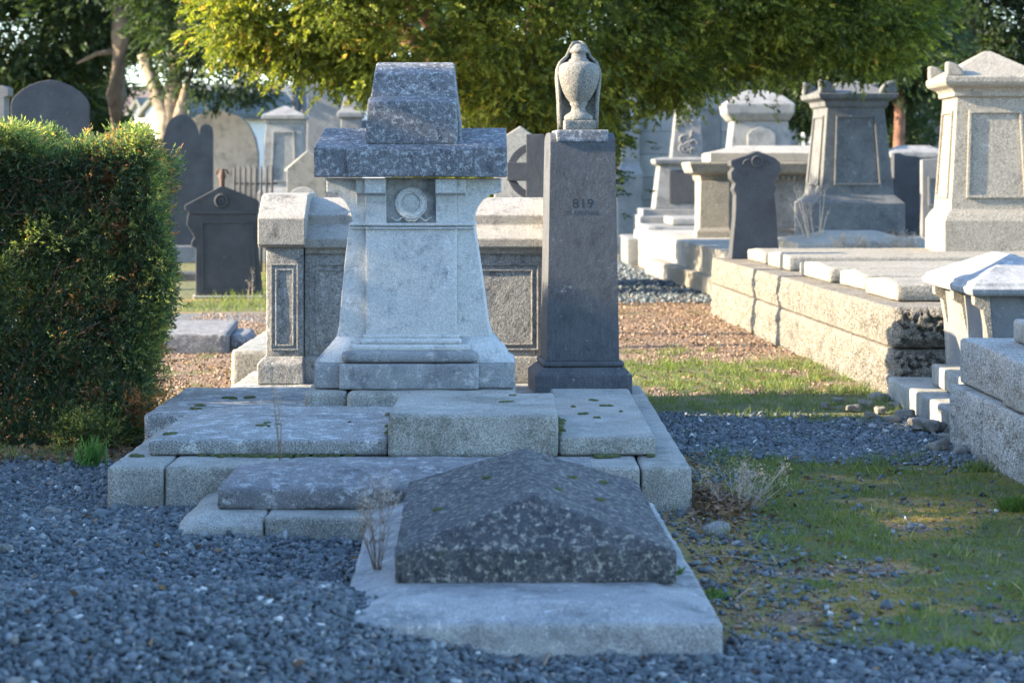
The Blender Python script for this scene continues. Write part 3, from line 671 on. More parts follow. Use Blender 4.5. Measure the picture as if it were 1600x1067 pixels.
# bracketed tomb with hipped lid
t = thing('bracketed_tomb', 'grey tomb whose low pyramid lid rests on curved side brackets, behind the near wall', 'tomb', (3.10, 13.65, 0)); t.scale = (.7, .95, 1)
obj('lid', blk([(.785, -.47, .52, .0, 1.7), (.80, -.49, .54, -.02, 1.72), (.83, -.50, .55, -.03, 1.73), (.845, -.47, .52, 0, 1.70), (.865, -.46, .51, .01, 1.69), (.87, -.44, .49, .03, 1.67), (1.02, .0, .04, .55, 1.1)]), lime_m, t, .006)
obj('chest', blk([(.16, -.30, .34, .12, 1.55), (.60, -.33, .38, .1, 1.58), (.786, -.36, .40, .08, 1.6)]), bg_m, t, .006)
for yy in (.05, .75, 1.4):
    for sg in (-1, 1):
        bm = MB(); bm.prism([(sg * x + .02, z) for x, z in ((.32, .62), (.29, .3), (.33, .3), (.345, .5), (.38, .62), (.40, .70), (.47, .73), (.475, .784), (.34, .784))][::(-1 if sg > 0 else 1)], yy, yy + .1)
        obj('bracket', bm, warm_g, t, .006)
robj('foot_block', (-.36, .4, .06, 1.62, .0, .17), granite, t, r=.02, res=.06)

# ------------------------------------------------------------------ generic tapered pedestal
def pedestal(name, label, cat, xc_, d, z0, px, mat, rot=0, panel=None, acro=False, group=None, depth=1.0, top=None):
    """px: list of (y_px, half width px); depth = depth/width ratio; panel=(ytop,ybot,half_top,half_bot)"""
    s = d / F; D0 = max(h for _, h in px) * s * depth
    t = thing(name, label, cat, (PX(xc_, d), d, z0), rot, group)
    segs = {}
    cy = D0
    lv = [(max(.001, PZ(y, d) - z0), h * s, h * s * depth) for y, h in px if y is not None]
    lv[0] = (.001,) + lv[0][1:]
    bm = MB(); bm.sym([l for l in lv if True], cy); b_ = obj('body', bm, mat, t, .008)
    if panel:
        for (yt, yb, ht, hb) in panel:
            # find local half depth at the two levels for a panel lying on the battered face
            zl = [l[0] for l in lv]; dl = [l[2] for l in lv]
            def fy(z): return cy - float(np.interp(z, zl, dl))
            za, zb2 = PZ(yb, d) - z0, PZ(yt, d) - z0
            f = MB(); f.frame([(-hb * s, fy(za) - .004, za), (hb * s, fy(za) - .004, za), (ht * s, fy(zb2) - .004, zb2), (-ht * s, fy(zb2) - .004, zb2)], .03, .02)
            obj('panel_moulding', f, mat, t, .004)
            f = MB(); q = [(cy - fy(za) if False else 0, 0, 0)]
            for sg in (-1,):
                xa_, xb_ = float(np.interp(za, zl, [l[1] for l in lv])), float(np.interp(zb2, zl, [l[1] for l in lv]))
                f.frame([(-xa_ - .004, cy + hb * s * depth, za), (-xa_ - .004, cy - hb * s * depth, za), (-xb_ - .004, cy - ht * s * depth, zb2), (-xb_ - .004, cy + ht * s * depth, zb2)], .03, .02)
            obj('panel_moulding', f, mat, t, .004)
    if acro:
        yA, hA, hgt = acro
        za = PZ(yA, d) - z0; hw = hA * s; hd = hw * depth
        for sx in (-1, 1):
            for sy in (-1, 1):
                q = MB(); r_ = hgt * s
                vs = [(0, 0, r_ * 1.05)]; fs = []; nn = 8
                for k in range(nn + 1):
                    a_ = k / nn * math.pi / 2; vs.append((-sx * r_ * 1.1 * math.sin(a_), 0, r_ * 1.05 * math.cos(a_)))
                pts = [(0, 0), (0, r_)] + [(-sx * 1.25 * r_ * math.sin(k / 8 * math.pi / 2), r_ * (math.cos(k / 8 * math.pi / 2))) for k in range(1, 9)]
                if sx < 0: pts = pts[::-1]
                q.prism(pts, -r_ * .6 if sy > 0 else 0, 0 if sy > 0 else r_ * .6)
                o = obj('acroterion', q, mat, t, .03, 3); o.location = (sx * hw, cy + sy * hd, za)
    return t
# tall pale pedestal at the right edge
pedestal('tall_pedestal', 'tall sunlit granite pedestal with corner-eared pyramid top, at the right edge', 'monument', 1560, 22.7, .6,
         [(412, 84), (345, 84), (334, 78), (328, 72), (330, 72), (240, 66), (152, 60), (150, 66), (142, 66), (138, 70), (130, 80), (124, 82), (112, 82), (110, 76), (82, 8)][0:3] +
         [(327, 72), (152, 60), (150, 66), (143, 66), (138, 70), (133, 80), (128, 83), (120, 83), (117, 76), (76, 5)],
         warm_g, panel=[(172, 310, 42, 48)], acro=(120, 81, 24))
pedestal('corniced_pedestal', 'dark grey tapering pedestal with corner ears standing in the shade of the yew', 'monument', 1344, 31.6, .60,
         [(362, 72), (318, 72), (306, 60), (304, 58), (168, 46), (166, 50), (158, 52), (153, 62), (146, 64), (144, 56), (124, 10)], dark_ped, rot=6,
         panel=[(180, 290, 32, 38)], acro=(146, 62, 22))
# dark shouldered headstone on the far end of the wall
def headstone(name, label, xc_, d, z0, pts, mat, thick=.12, rot=0, cat='headstone', bevel=.008, group=None):
    s = d / F; t = thing(name, label, cat, (PX(xc_, d), d, z0), rot, group)
    low = max(y for _, y in pts) - .5; foot_z = .001 if z0 > .5 else .001 - z0
    bm = MB(); bm.prism([((x - xc_) * s, foot_z if y >= low else max(.002, PZ(y, d) - z0)) for x, y in pts], 0, thick); obj('slab', bm, mat, t, bevel); return t
def arc(cx, cy, rx, ry, a0, a1, n=12): return [(cx + rx * math.cos(math.radians(a0 + (a1 - a0) * i / n)), cy - ry * math.sin(math.radians(a0 + (a1 - a0) * i / n))) for i in range(n + 1)]
hs = headstone('shouldered_headstone', 'dark scroll-shouldered headstone with a small roundel, standing on the far end of the retaining wall', 1180, 24.6, .616,
          [(1142, 408), (1219, 408), (1217, 380), (1214, 330), (1211, 302), (1215, 294), (1210, 286), (1217, 276), (1222, 266), (1220, 254), (1212, 247), (1200, 242), (1183, 236), (1166, 243), (1141, 251), (1141, 259), (1146, 263), (1141, 270), (1142, 280), (1148, 287), (1145, 297), (1149, 305), (1148, 340), (1144, 380)], slate_f, .16, rot=8)
s = 24.6 / F
bm = MB(); bm.ring(((1183 - 1180) * s, -.004, PZ(253, 24.6) - .616), 8 * s, .014, 24, 6); bm.ring(((1168 - 1180) * s, -.002, PZ(257, 24.6) - .616), 7 * s, .010, 16, 6, (0, math.pi)); bm.ring(((1197 - 1180) * s, -.002, PZ(257, 24.6) - .616), 7 * s, .010, 16, 6, (0, math.pi)); obj('roundel', bm, slate_f, hs)

# corniced chest tomb right, with corner pier
d = 34.; s = d / F; xc = 1190; z0 = .37
t = thing('corniced_tomb', 'large pale chest tomb with heavy cornice and low hipped lid behind the dark scroll-shouldered headstone', 'tomb', (PX(xc, d), d, z0))
obj('body', blk([(-.36, U(1092), U(1300), .1, 1.5), (W(372), U(1092), U(1300), .1, 1.5), (W(366), U(1098), U(1296), .14, 1.46), (W(282), U(1098), U(1296), .14, 1.46)]), bg_l, t, .01)
obj('cornice', blk([(W(283), U(1096), U(1300), .12, 1.5), (W(274), U(1094), U(1302), .1, 1.52), (W(270), U(1082), U(1310), -.02, 1.6), (W(256), U(1077), U(1314), -.06, 1.64), (W(253), U(1078), U(1313), -.05, 1.63)]), warm_g, t, .01)
obj('lid', blk([(W(253), U(1110), U(1304), .05, 1.5), (W(239), U(1110), U(1304), .05, 1.5), (W(228, .7), U(1160), U(1280), .6, .95)]), cope_m, t, .01)
for xa in (1086,):
    obj('corner_pier', blk([(.001, U(1083), U(1146), -.05, .5), (W(378), U(1083), U(1146), -.05, .5), (W(374), U(1088), U(1142), -.02, .45), (W(362), U(1088), U(1142), -.02, .45), (W(356), U(1093), U(1140), .02, .4), (W(283), U(1095), U(1140), .02, .4)]), warm_g, t, .01)
for k in range(17): dn = MB(); dn.box(U(1150 + k * 9), U(1154 + k * 9), .06, .14, W(282), W(275)); obj('dentil', dn, bg_l, t)
fm = MB(); fm.frame([(U(1150), .14, W(360)), (U(1290), .14, W(360)), (U(1290), .14, W(292)), (U(1150), .14, W(292))], .03, .02); obj('panel_moulding', fm, bg_l, t)

# steps beside it
t = thing('grave_kerb', 'two-tier pale kerb of granite blocks running back along the path behind the retaining wall', 'kerb', (0, 0, 0))
t.location = (2.50, 28.4, 0); t.rotation_euler = (0, 0, math.atan2(.45, 6.6))
ks = [0, 1.5, 2.6, 4.1, 5.4, 6.7]
for i in range(5):
    robj('kerb_block', (0, 1.6, ks[i], ks[i + 1] - .02, -.1, .25), warm_g, t, r=.02, res=.1)
    robj('kerb_block', (.28, 1.8, ks[i] + .9, ks[i + 1] + .88, .254, .42), warm_g, t, r=.02, res=.1)
# weedy grave slab
t = thing('coped_grave', 'low pale coped grave slab with dry weeds along its front edge, below the dark pedestal', 'grave slab', (3.38, 27.0, .55))
obj('coping', blk([(.0, 0, 1.48, 0, 1.9), (.17, 0, 1.48, 0, 1.9), (.29, .5, 1.1, .7, 1.3)]), cope_m, t, .015)
t = thing('tilted_slab', 'dark broken slab leaning on the foot of the dark pedestal', 'slab', (PX(1385, 31), 31.2, .56), -10)
bm = MB(); bm.prism([(-.28, .0), (.35, .0), (.36, .10), (.12, .22), (-.02, .17)], 0, .3); obj('slab', bm, slate_f, t, .01)
t = thing('stone_block', 'small pale loose block beside the tall sunlit pedestal', 'block', (PX(1430, 27.5), 27.6, .56))
obj('block', blk([(0, -.14, .14, 0, .35), (.2, -.13, .14, .01, .34)]), cope_m, t, .02)
# mausoleum
d = 50.; s = d / F; xc = 1100; z0 = .3
t = thing('mausoleum', 'large pale ashlar mausoleum with corner buttresses, half hidden by the yew branches', 'mausoleum', (PX(xc, d), d, 0))
def Wz(py): return PZ(py, d)
ash, n, b, out = newmat('ashlar'); tcn = nd(n, 'ShaderNodeTexCoord').outputs['Object']
mp_ = nd(n, 'ShaderNodeMapping'); mp_.inputs['Rotation'].default_value = (math.radians(-90), 0, 0); n.links.new(tcn, mp_.inputs[0])
br = nd(n, 'ShaderNodeTexBrick'); n.links.new(mp_.outputs[0], br.inputs['Vector']); br.inputs['Scale'].default_value = 1; br.inputs['Brick Width'].default_value = .95; br.inputs['Row Height'].default_value = .5
br.inputs['Mortar Size'].default_value = .012; br.inputs['Color1'].default_value = (.34, .335, .31, 1); br.inputs['Color2'].default_value = (.26, .262, .255, 1); br.inputs['Mortar'].default_value = (.15, .15, .15, 1)
cc = mix(n, 1.0, br.outputs[0], rmp(n, noi(n, tcn, 2.5, 8, .7), .3, .7, (.7, .7, .7, 1), (1.2, 1.2, 1.15, 1)), 'MULTIPLY'); n.links.new(cc, b.inputs['Base Color']); b.inputs['Roughness'].default_value = .9
obj('wall', blk([(0, U(985), U(1236), 0, 3.5), (Wz(140), U(985), U(1236), 0, 3.5)]), ash, t, .02)
obj('cornice', blk([(Wz(140), U(982), U(1239), -.08, 3.58), (Wz(132), U(976), U(1245), -.2, 3.7), (Wz(124), U(974), U(1247), -.24, 3.74), (Wz(121), U(990), U(1231), 0, 3.5), (Wz(104), U(1030), U(1190), .8, 2.6)]), bg_l, t, .02)
for xa, xb in ((965, 1002), (1212, 1249)):
    obj('buttress', blk([(0, U(xa - 2), U(xb), -.75, .3), (Wz(272), U(xa - 2), U(xb), -.75, .3), (Wz(255), U(xa + 6), U(xb - 4), -.35, .3), (Wz(182), U(xa + 6), U(xb - 4), -.35, .3), (Wz(172), U(xa + 10), U(xb - 8), -.05, .3)]), bg_l, t, .02)
obj('doorway', blk([(0, U(1090), U(1126), -.04, .1), (Wz(170), U(1090), U(1126), -.04, .1)]), bg_m, t, .02)
# obelisk with relief
d = 43.; s = d / F; xc = 1068; z0 = .3
t = thing('relief_obelisk', 'grey stepped monument with tapering relief-carved upper panel in front of the mausoleum', 'monument', (PX(xc, d), d, z0))
obj('step', blk([(-.3, U(1000), U(1120), -.4, 2.2), (W(338), U(1000), U(1120), -.4, 2.2), (W(337), U(1004), U(1118), -.3, 2.1), (W(327), U(1004), U(1118), -.3, 2.1)]), bg_l, t, .02)
obj('pedestal', blk([(W(327), U(1023), U(1112), .0, 1.2), (W(318), U(1024), U(1112), .0, 1.2), (W(260), U(1031), U(1107), .05, 1.15), (W(256), U(1024), U(1113), -.03, 1.22), (W(249), U(1022), U(1115), -.05, 1.25), (W(246), U(1036), U(1104), .1, 1.1)]), bg_l, t, .015)
obj('plaque', blk([(W(318), U(1046), U(1096), -.02, .2), (W(266), U(1046), U(1096), .02, .2)]), slate_f, t, .01)
obj('upper_panel', blk([(W(247), U(1050), U(1100), .2, .9), (W(140), U(1062), U(1096), .3, .8), (W(120), U(1072), U(1086), .4, .7)]), bg_m, t, .02)
bm = MB()
for k in range(40):
    px_, py_ = random.uniform(1064, 1086), random.uniform(164, 236); c_ = Vector((U(px_), .2 + (238 - py_) / 107 * .12, W(py_))); bm.ring(c_, random.uniform(.03, .08), .022, 10, 6, (random.uniform(0, 3), random.uniform(3.5, 6.2)))
obj('relief', bm, bg_m, t)
# stepped ledges left of it
t = thing('stepped_tomb', 'low stack of weathered stone ledges at the corner of the path beside the obelisk', 'tomb', (0, 0, 0))
robj('ledge', (1.95, 4.0, 38.6, 41.5, -.05, .46), bg_m, t, r=.03, res=.15)
robj('ledge', (2.30, 4.2, 38.9, 41.4, .465, .66), bg_l, t, r=.03, res=.15)
robj('ledge', (2.75, 4.2, 39.2, 41.3, .665, .80), bg_l, t, r=.03, res=.15)
# gabled pedestal
d = 40.; s = d / F; xc = 1187; z0 = .3
t = thing('gabled_pedestal', 'pale pedestal with broad gabled cap and pointed-arch panel, standing behind the corniced tomb', 'monument', (PX(xc, d), d, z0))
obj('shaft', blk([(-.3, U(1136), U(1240), 0, 1.1), (W(250), U(1140), U(1238), .05, 1.05), (W(188), U(1147), U(1232), .08, 1.0)]), bg_l, t, .02)
obj('cap', blk([(W(189), U(1144), U(1234), .04, 1.05), (W(178), U(1135), U(1240), -.08, 1.15), (W(163), U(1133), U(1242), -.1, 1.18), (W(150), U(1150), U(1226), .1, 1.0), (W(140), U(1172), U(1200), .4, .7)]), bg_l, t, .02)
bm = MB(); pts = [(1168, 235), (1212, 235), (1212, 210), (1205, 203), (1190, 196), (1175, 203), (1168, 210)]; bm.prism([(U(x), W(y)) for x, y in pts], -.0, .2); obj('panel', bm, bg_l, t, .01)

# more stones at the right back
headstone('arched_headstone', 'small pale ogee-arched headstone seen between the dark pedestal and the tall sunlit one', 1455, 46, .2, [(1430, 262), (1480, 262), (1480, 216)] + [(1474, 204), (1466, 195), (1456, 187)] + [(1446, 195), (1438, 206), (1430, 214)], bg_l, .25)
t = thing('low_tomb', 'low pale stone table tomb glimpsed behind the dark headstone pair at the right', 'tomb', (PX(1435, 40), 40, .2)); obj('top', blk([(-.19, -.42, .42, 0, 1), (1.62, -.42, .42, 0, 1), (1.64, -.5, .5, -.05, 1.05), (1.74, -.5, .5, -.05, 1.05), (1.86, -.25, .25, .3, .7)]), bg_l, t, .02)
headstone('square_headstone', 'dark grey flat headstone just right of the dark pedestal', 1420, 35, .3, [(1396, 352), (1442, 352), (1442, 248), (1432, 244), (1415, 243), (1404, 239), (1396, 240)], slate_f, .16, rot=7)
h_ = headstone('panelled_headstone', 'grey headstone with a tall sunk panel beside the tall sunlit pedestal', 1460, 34, .3, [(1441, 352), (1482, 352), (1482, 250), (1472, 247), (1441, 250)], bg_m, .2)
fm = MB(); fm.frame([((1450 - 1460) * 34 / F, -.002, PZ(322, 34) - .3), ((1474 - 1460) * 34 / F, -.002, PZ(322, 34) - .3), ((1474 - 1460) * 34 / F, -.002, PZ(276, 34) - .3), ((1450 - 1460) * 34 / F, -.002, PZ(276, 34) - .3)], .03, .03); obj('panel_moulding', fm, bg_m, h_)
headstone('white_pediment', 'small white pediment-topped tomb far behind the corniced tomb', 1262, 60, .2, [(1238, 240), (1290, 240), (1290, 220), (1262, 206), (1238, 218)], wallp, .8, cat='tomb')

# ------------------------------------------------------------------ left background graves
h_ = headstone('pediment_headstone', 'dark headstone with low pediment and scrolled shoulders standing in grass left of the chest tomb', 350, 28.2, 0,
          [(306, 470), (411, 470), (409, 440), (405, 405), (402, 360), (407, 350), (402, 340), (405, 318), (402, 312), (347, 290), (289, 321), (289, 328), (295, 332), (293, 342), (292, 352), (300, 363), (304, 372), (300, 377), (299, 384), (306, 388), (306, 430)], slate_f, .18, rot=8)
s = 28.2 / F; bm = MB(); bm.ring(((346 - 350) * s, -.005, PZ(314, 28.2)), 9 * s, .02, 26, 8); bm.ring(((346 - 350) * s, -.0, PZ(314, 28.2)), 4 * s, .02, 16, 8); obj('roundel', bm, slate_f, h_)
bm = MB(); bm.frame([((316 - 350) * s, -.003, PZ(455, 28.2)), ((400 - 350) * s, -.003, PZ(455, 28.2)), ((394 - 350) * s, -.003, PZ(346, 28.2)), ((314 - 350) * s, -.003, PZ(346, 28.2))], .02, .015)
bm.box((296 - 350) * s, (404 - 350) * s, -.025, .02, PZ(334, 28.2), PZ(330, 28.2)); obj('panel_moulding', bm, slate_f, h_)
bm = MB(); bm.box((302 - 350) * s, (416 - 350) * s, -.12, .3, -.05, .035); obj('base', bm, cope_m, h_, .01)
h_ = headstone('round_headstone', 'dark blue-grey headstone with round top and small side lobe, just right of the hedge', 290, 40, 0, [(262, 400), (333, 400), (333, 210)] + arc(322, 205, 10.5, 11, 0, 160, 8) + [(311, 215)] + arc(284, 215, 27, 36, 5, 170, 14) + [(250, 225), (254, 300)], slate_f, .2, rot=7)
bm = MB(); bm.box(-.5, .55, -.25, .5, 0, .30); obj('base', bm, bg_m, h_, .02)
headstone('arched_slab', 'big pale headstone with sloping round shoulders behind the round dark one', 345, 46, 0, [(290, 330), (402, 330), (403, 240), (398, 215), (388, 195), (374, 182), (360, 178), (345, 172), (328, 176), (310, 180), (297, 190), (290, 200)], bg_l, .3)
headstone('tall_headstone', 'wide grey headstone with a shallow arched top rising behind the hedge', 78, 26, 0, [(18, 420), (138, 420), (138, 163)] + [(134, 154), (124, 143), (110, 134), (95, 128), (78, 125), (61, 128), (46, 134), (32, 143), (21, 154)] + [(18, 163)], slate_f, .18, rot=7)
headstone('corner_headstone', 'sliver of a pale pillar at the left edge above the hedge', -4, 30, 0, [(-22, 400), (8, 400), (7, 152), (13, 150), (13, 138), (4, 134), (-22, 134)], bg_m, .3, cat='pillar')
pedestal('small_pedestal', 'pale grey tapering pedestal with pyramid cap and sunk panel, far left behind the chest tomb', 'monument', 442, 40, .0,
         [(400, 40), (302, 40), (296, 36), (294, 33), (194, 28), (192, 30), (188, 30), (186, 34), (180, 34), (165, 3)], bg_l, panel=[(205, 285, 17, 20)])
h_ = headstone('gothic_headstone', 'small gabled gothic headstone with trefoil, between the small pedestal and the flared monument', 478, 33, 0, [(448, 420), (510, 420), (510, 262), (480, 236), (448, 264)], bg_l, .2)
s = 33 / F; bm = MB(); bm.tube([((446 - 478) * s, .05, PZ(268, 33)), ((480 - 478) * s, .05, PZ(238, 33)), ((512 - 478) * s, .05, PZ(264, 33))], .035, 6); obj('hood_mould', bm, cope_m, h_)
headstone('rounded_headstone', 'little round-topped headstone peeping over the left end of the chest tomb', 474, 26, 0, [(450, 420), (498, 420), (498, 310)] + arc(474, 308, 22, 16, 0, 180, 10) + [(450, 310), (446, 300)], cope_m, .12)
t = thing('iron_railing', 'black iron railing of spiked bars behind the pediment headstone', 'railing', (PX(392, 36), 36, 0))
bm = MB(); s = 36 / F
for z in (.6, 1.38): bm = MB(); bm.box(-.28, .42, -.01, .01, z, z + .03); obj('rail', bm, black_iron, t)
for k in range(8):
    bm = MB(); x = -.26 + k * .085; bm.tube([(x, 0, 0), (x, 0, 1.62), (x, 0, 1.70)], [.02, .02, .001], 6); obj('bar', bm, black_iron, t)
t = thing('iron_finial', 'rusty iron finial post with curled arms, rising behind the pediment headstone', 'finial', (PX(347, 29), 29.0, 0))
bm = MB(); s = 29 / F
bm.tube([(0, 0, 0), (0, 0, PZ(283, 29)), (0, 0, PZ(276, 29)), (0, 0, PZ(264, 29))], [.03, .035, .05, .03], 8); obj('post', bm, iron, t)
for sg in (-1, 1):
    bm = MB(); bm.tube([(0, 0, PZ(272, 29)), (sg * .03, 0, PZ(265, 29)), (sg * .06, 0, PZ(266, 29)), (sg * .075, 0, PZ(272, 29))], .014, 6); obj('curl', bm, iron, t)
d = 44.; s = d / F; xc = 505
t = thing('slab_monument', 'broad plain grey upright block half hidden behind the dark cap of the flared monument', 'monument', (PX(xc, d), d, 0))
obj('block', blk([(0, U(476), U(534), 0, 1), (PZ(122, d), U(480), U(530), .05, .95)]), bg_m, t, .02)
t = thing('clustered_columns', 'pair of slim tapering stone shafts on a block beside the broad plain block', 'monument', (PX(466, 46), 46, 0))
for k, xo in enumerate((-.06, .12)):
    bm = MB(); bm.tube([(xo, 0, 0), (xo, 0, 1.8), (xo * .7, 0, 4.0)], [.13, .11, .05], 10); obj('shaft', bm, bg_m, t)
bm = MB(); bm.box(-.3, .3, -.2, .4, 0, PZ(195, 46)); obj('base', bm, bg_m, t, .02)
d = 42.; s = d / F; xc = 547
t = thing('carved_pillar', 'carved pillar with cornice glimpsed under the yew, left of the crown block', 'monument', (PX(xc, d), d, 0))
obj('shaft', blk([(0, U(530), U(566), 0, .5), (PZ(186, d), U(532), U(562), 0, .5), (PZ(184, d), U(527), U(567), -.06, .56), (PZ(176, d), U(527), U(567), -.06, .56), (PZ(170, d), U(533), U(560), .05, .4), (PZ(150, d), U(537), U(556), .1, .35)]), bg_m, t, .02)
# wheel cross
d = 20.; s = d / F; xc = 838; z0 = 0
t = thing('wheel_cross', 'grey ringed stone cross showing between the flared monument and pillar 819', 'cross', (PX(xc, d), d, 0))
bm = MB(); bm.prism([(U(x), PZ(y, d)) for x, y in ((820, 560), (852, 560), (851, 283), (882, 283), (882, 254), (851, 254), (851, 210), (822, 210), (822, 242), (822, 254), (792, 254), (792, 283), (822, 283))], 0, .16); obj('cross_body', bm, slate_f, t, .006)
bm = MB(); vs = []; fs = []; N = 48
for i in range(N):
    a_ = i / N * 2 * math.pi
    for rr, yy in ((45, .03), (45, .13), (33, .13), (33, .03)): vs.append((U(837 + rr * math.cos(a_)), yy, PZ(268 - rr * math.sin(a_), d)))
for i in range(N):
    for j in range(4): fs.append((i * 4 + j, ((i + 1) % N) * 4 + j, ((i + 1) % N) * 4 + (j + 1) % 4, i * 4 + (j + 1) % 4))
bm.add(vs, fs); obj('ring', bm, slate_f, t, .004)
headstone('gabled_headstone', 'brown-grey pointed headstone behind the ringed cross', 813, 21.5, 0, [(772, 520), (856, 520), (856, 230), (838, 215), (813, 197), (792, 210), (772, 226)], cope_m, .16)
# left mid-ground slabs
t = thing('flat_ledger', 'flat grey ledger slab lying in the dirt between hedge and chest tomb', 'grave slab', (-2.75, 19.3, 0), 4)
robj('slab', (-.9, .33, 0, 1.9, -.05, .17), flag_m, t, r=.015, res=.06)
robj('broken_tip', (.32, .52, .45, 1.4, -.05, .13), flag_m, t, r=.05, res=.06, chip=1)
t = thing('stone_kerbing', 'granite kerb running back from under the left end of the chest tomb', 'kerb', (0, 0, 0))
robj('kerb_stone', (-1.95, -1.62, 15.8, 18.6, -.05, .30), granite, t, r=.03, res=.05)
robj('kerb_stone', (-1.82, -1.5, 17.2, 19.4, .305, .48), granite, t, r=.03, res=.05)
o = robj('mossy_stone', (-.09, .09, -.1, .1, -.03, .10), stone('mossy_rock', (.2, .2, .17), (.28, .27, .22), .3, moss=.95, bump=.6), None, r=.04, res=.02, amp=.015)
o.location = (PX(350, 15.6), 14.6, .0); tag(o, 'small square stone with mossy top on the dirt behind the plinth corner', 'stone')
o = robj('slab_footstone', (-.25, .35, -.2, .4, -.05, .12), slate_f, None, r=.02, res=.04); o.location = (PX(290, 33), 33, 0); tag(o, 'dark low footstone in the grass in front of the round dark headstone', 'stone')

# ------------------------------------------------------------------ vegetation
def gauss(n, s=1): return RNG.normal(size=(n, 3)) * s
def crown_points(ells, nb, per, br, y_front=None, droop=-.25):
    """clumps of sprays over the surfaces of several ellipsoids; returns points, outward dirs, clump brightness"""
    P = []; D = []; B = []
    area = np.array([e[3] * e[4] + e[4] * e[5] + e[3] * e[5] for e in ells]); cnt = (area / area.sum() * nb).astype(int)
    for e, k in zip(ells, cnt):
        c = np.array(e[:3]); r = np.array(e[3:6]); u = unit(RNG.normal(size=(k * 2, 3)))
        if y_front is not None: u = u[(u[:, 1] < y_front) | (RNG.random(len(u)) < .25)]
        u = u[:k]; f = RNG.uniform(.62, 1.06, len(u)) ** .6
        p = c + u * r * f[:, None]
        inside = np.zeros(len(p), bool)
        for e2 in ells:
            if e2 is e: continue
            q = (p - np.array(e2[:3])) / np.array(e2[3:6]); inside |= (q ** 2).sum(1) < .45
        p = p[~inside]; u = u[~inside]
        for pi, ui in zip(p, u):
            m = int(per * RNG.uniform(.5, 1.4)); R = br * RNG.uniform(.6, 1.35)
            g = gauss(m) * np.array([R, R, R * .45]) + ui * RNG.uniform(-1, 1, m)[:, None] * R * .6
            g[:, 2] -= .18 * (g[:, 0] ** 2 + g[:, 1] ** 2) / R * .5
            P.append(pi + g); dd = ui[None] * .9 + g / R * .45 + np.array([0, 0, droop]) + gauss(m, .45); D.append(dd); B.append(np.full(m, RNG.normal() * .13))
    return np.concatenate(P), np.concatenate(D), np.concatenate(B)
def tree(name, label, ells, trunks, mat, bmat, nb, per, br, m, slen, L, Wd, group=None, y_front=None, base=.45, loc=None, var=.16, droop=-.25, tint=None):
    t = thing(name, label, 'tree', loc or (trunks[0][0][0][0], trunks[0][0][0][1], 0), 0, group); ox, oy = t.location.x, t.location.y
    for pts, rad in trunks:
        bm = MB(); bm.tube([(p[0] - ox, p[1] - oy, p[2]) for p in pts], rad, 10); obj('trunk', bm, bmat, t)
    P, D, B = crown_points(ells, nb, per, br, y_front, droop)
    keep = P[:, 2] > .15; P, D, B = P[keep], D[keep], B[keep]; P = P - np.array([ox, oy, 0])
    if tint: B = B + np.interp(P[:, 0] + ox, [tint[1], tint[2]], [tint[0], tint[3]])   # yellower growth, with sunlit left and shaded right painted into the leaf colour
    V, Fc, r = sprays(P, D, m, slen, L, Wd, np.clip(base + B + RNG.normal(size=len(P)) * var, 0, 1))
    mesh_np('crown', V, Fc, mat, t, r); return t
# the big yew behind the monuments
YS = 1.25; ye = 28.2
def YE(x, dy, z, rx, ry, rz): return (x * YS, ye + dy * YS, 1.5 + (z - 1.5) * YS, rx * YS, ry * YS, rz * YS)
yew_e = [YE(-1.75, -1.1, 3.55, 1.15, 1.2, 1.02), YE(-.9, -.7, 3.22, 1.2, 1.2, .92), YE(.2, -.3, 3.7, 1.8, 1.5, 1.62), YE(1.4, .3, 3.3, 1.3, 1.3, 1.02), YE(2.5, .5, 3.58, 1.3, 1.1, 1.0), YE(3.35, .5, 3.42, .9, .9, .9),
         YE(.7, -.2, 5.0, 3.1, 2.0, 2.0), YE(0, 1.0, 2.0, .95, .8, 1.0), YE(-2.35, -.9, 3.25, .6, .8, .6)]
trk = [([(.4, 29.4, 0), (.42, 29.4, 1.2), (.3, 29.2, 2.6), (.5, 29, 5)], [.36, .3, .25, .12])]
for k in range(7):
    a_ = random.uniform(2.6, 6.8); trk.append(([(.35, 29.2, 1.4 + .15 * k), (.35 + 1.2 * math.cos(a_), 29 + .8 * math.sin(a_), 2.7 + .1 * k), (.35 + 3 * math.cos(a_), 28.8 + 1.6 * math.sin(a_), 3.6 + .2 * k)], [.14, .09, .02]))
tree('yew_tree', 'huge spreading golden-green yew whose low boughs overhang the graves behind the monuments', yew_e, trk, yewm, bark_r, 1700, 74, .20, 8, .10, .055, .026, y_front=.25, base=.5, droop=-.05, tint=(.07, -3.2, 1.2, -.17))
# dark bush under the yew
tree('dark_shrub', 'dark leafy shrub filling the shade beneath the yew behind pillar 819', [(-.2, 31.5, 1.4, 1.15, .8, 1.5)], [([(.1, 31.5, 0), (.1, 31.5, 1)], [.06, .03])], darkm, bark, 170, 50, .2, 7, .14, .08, .035, base=.3)
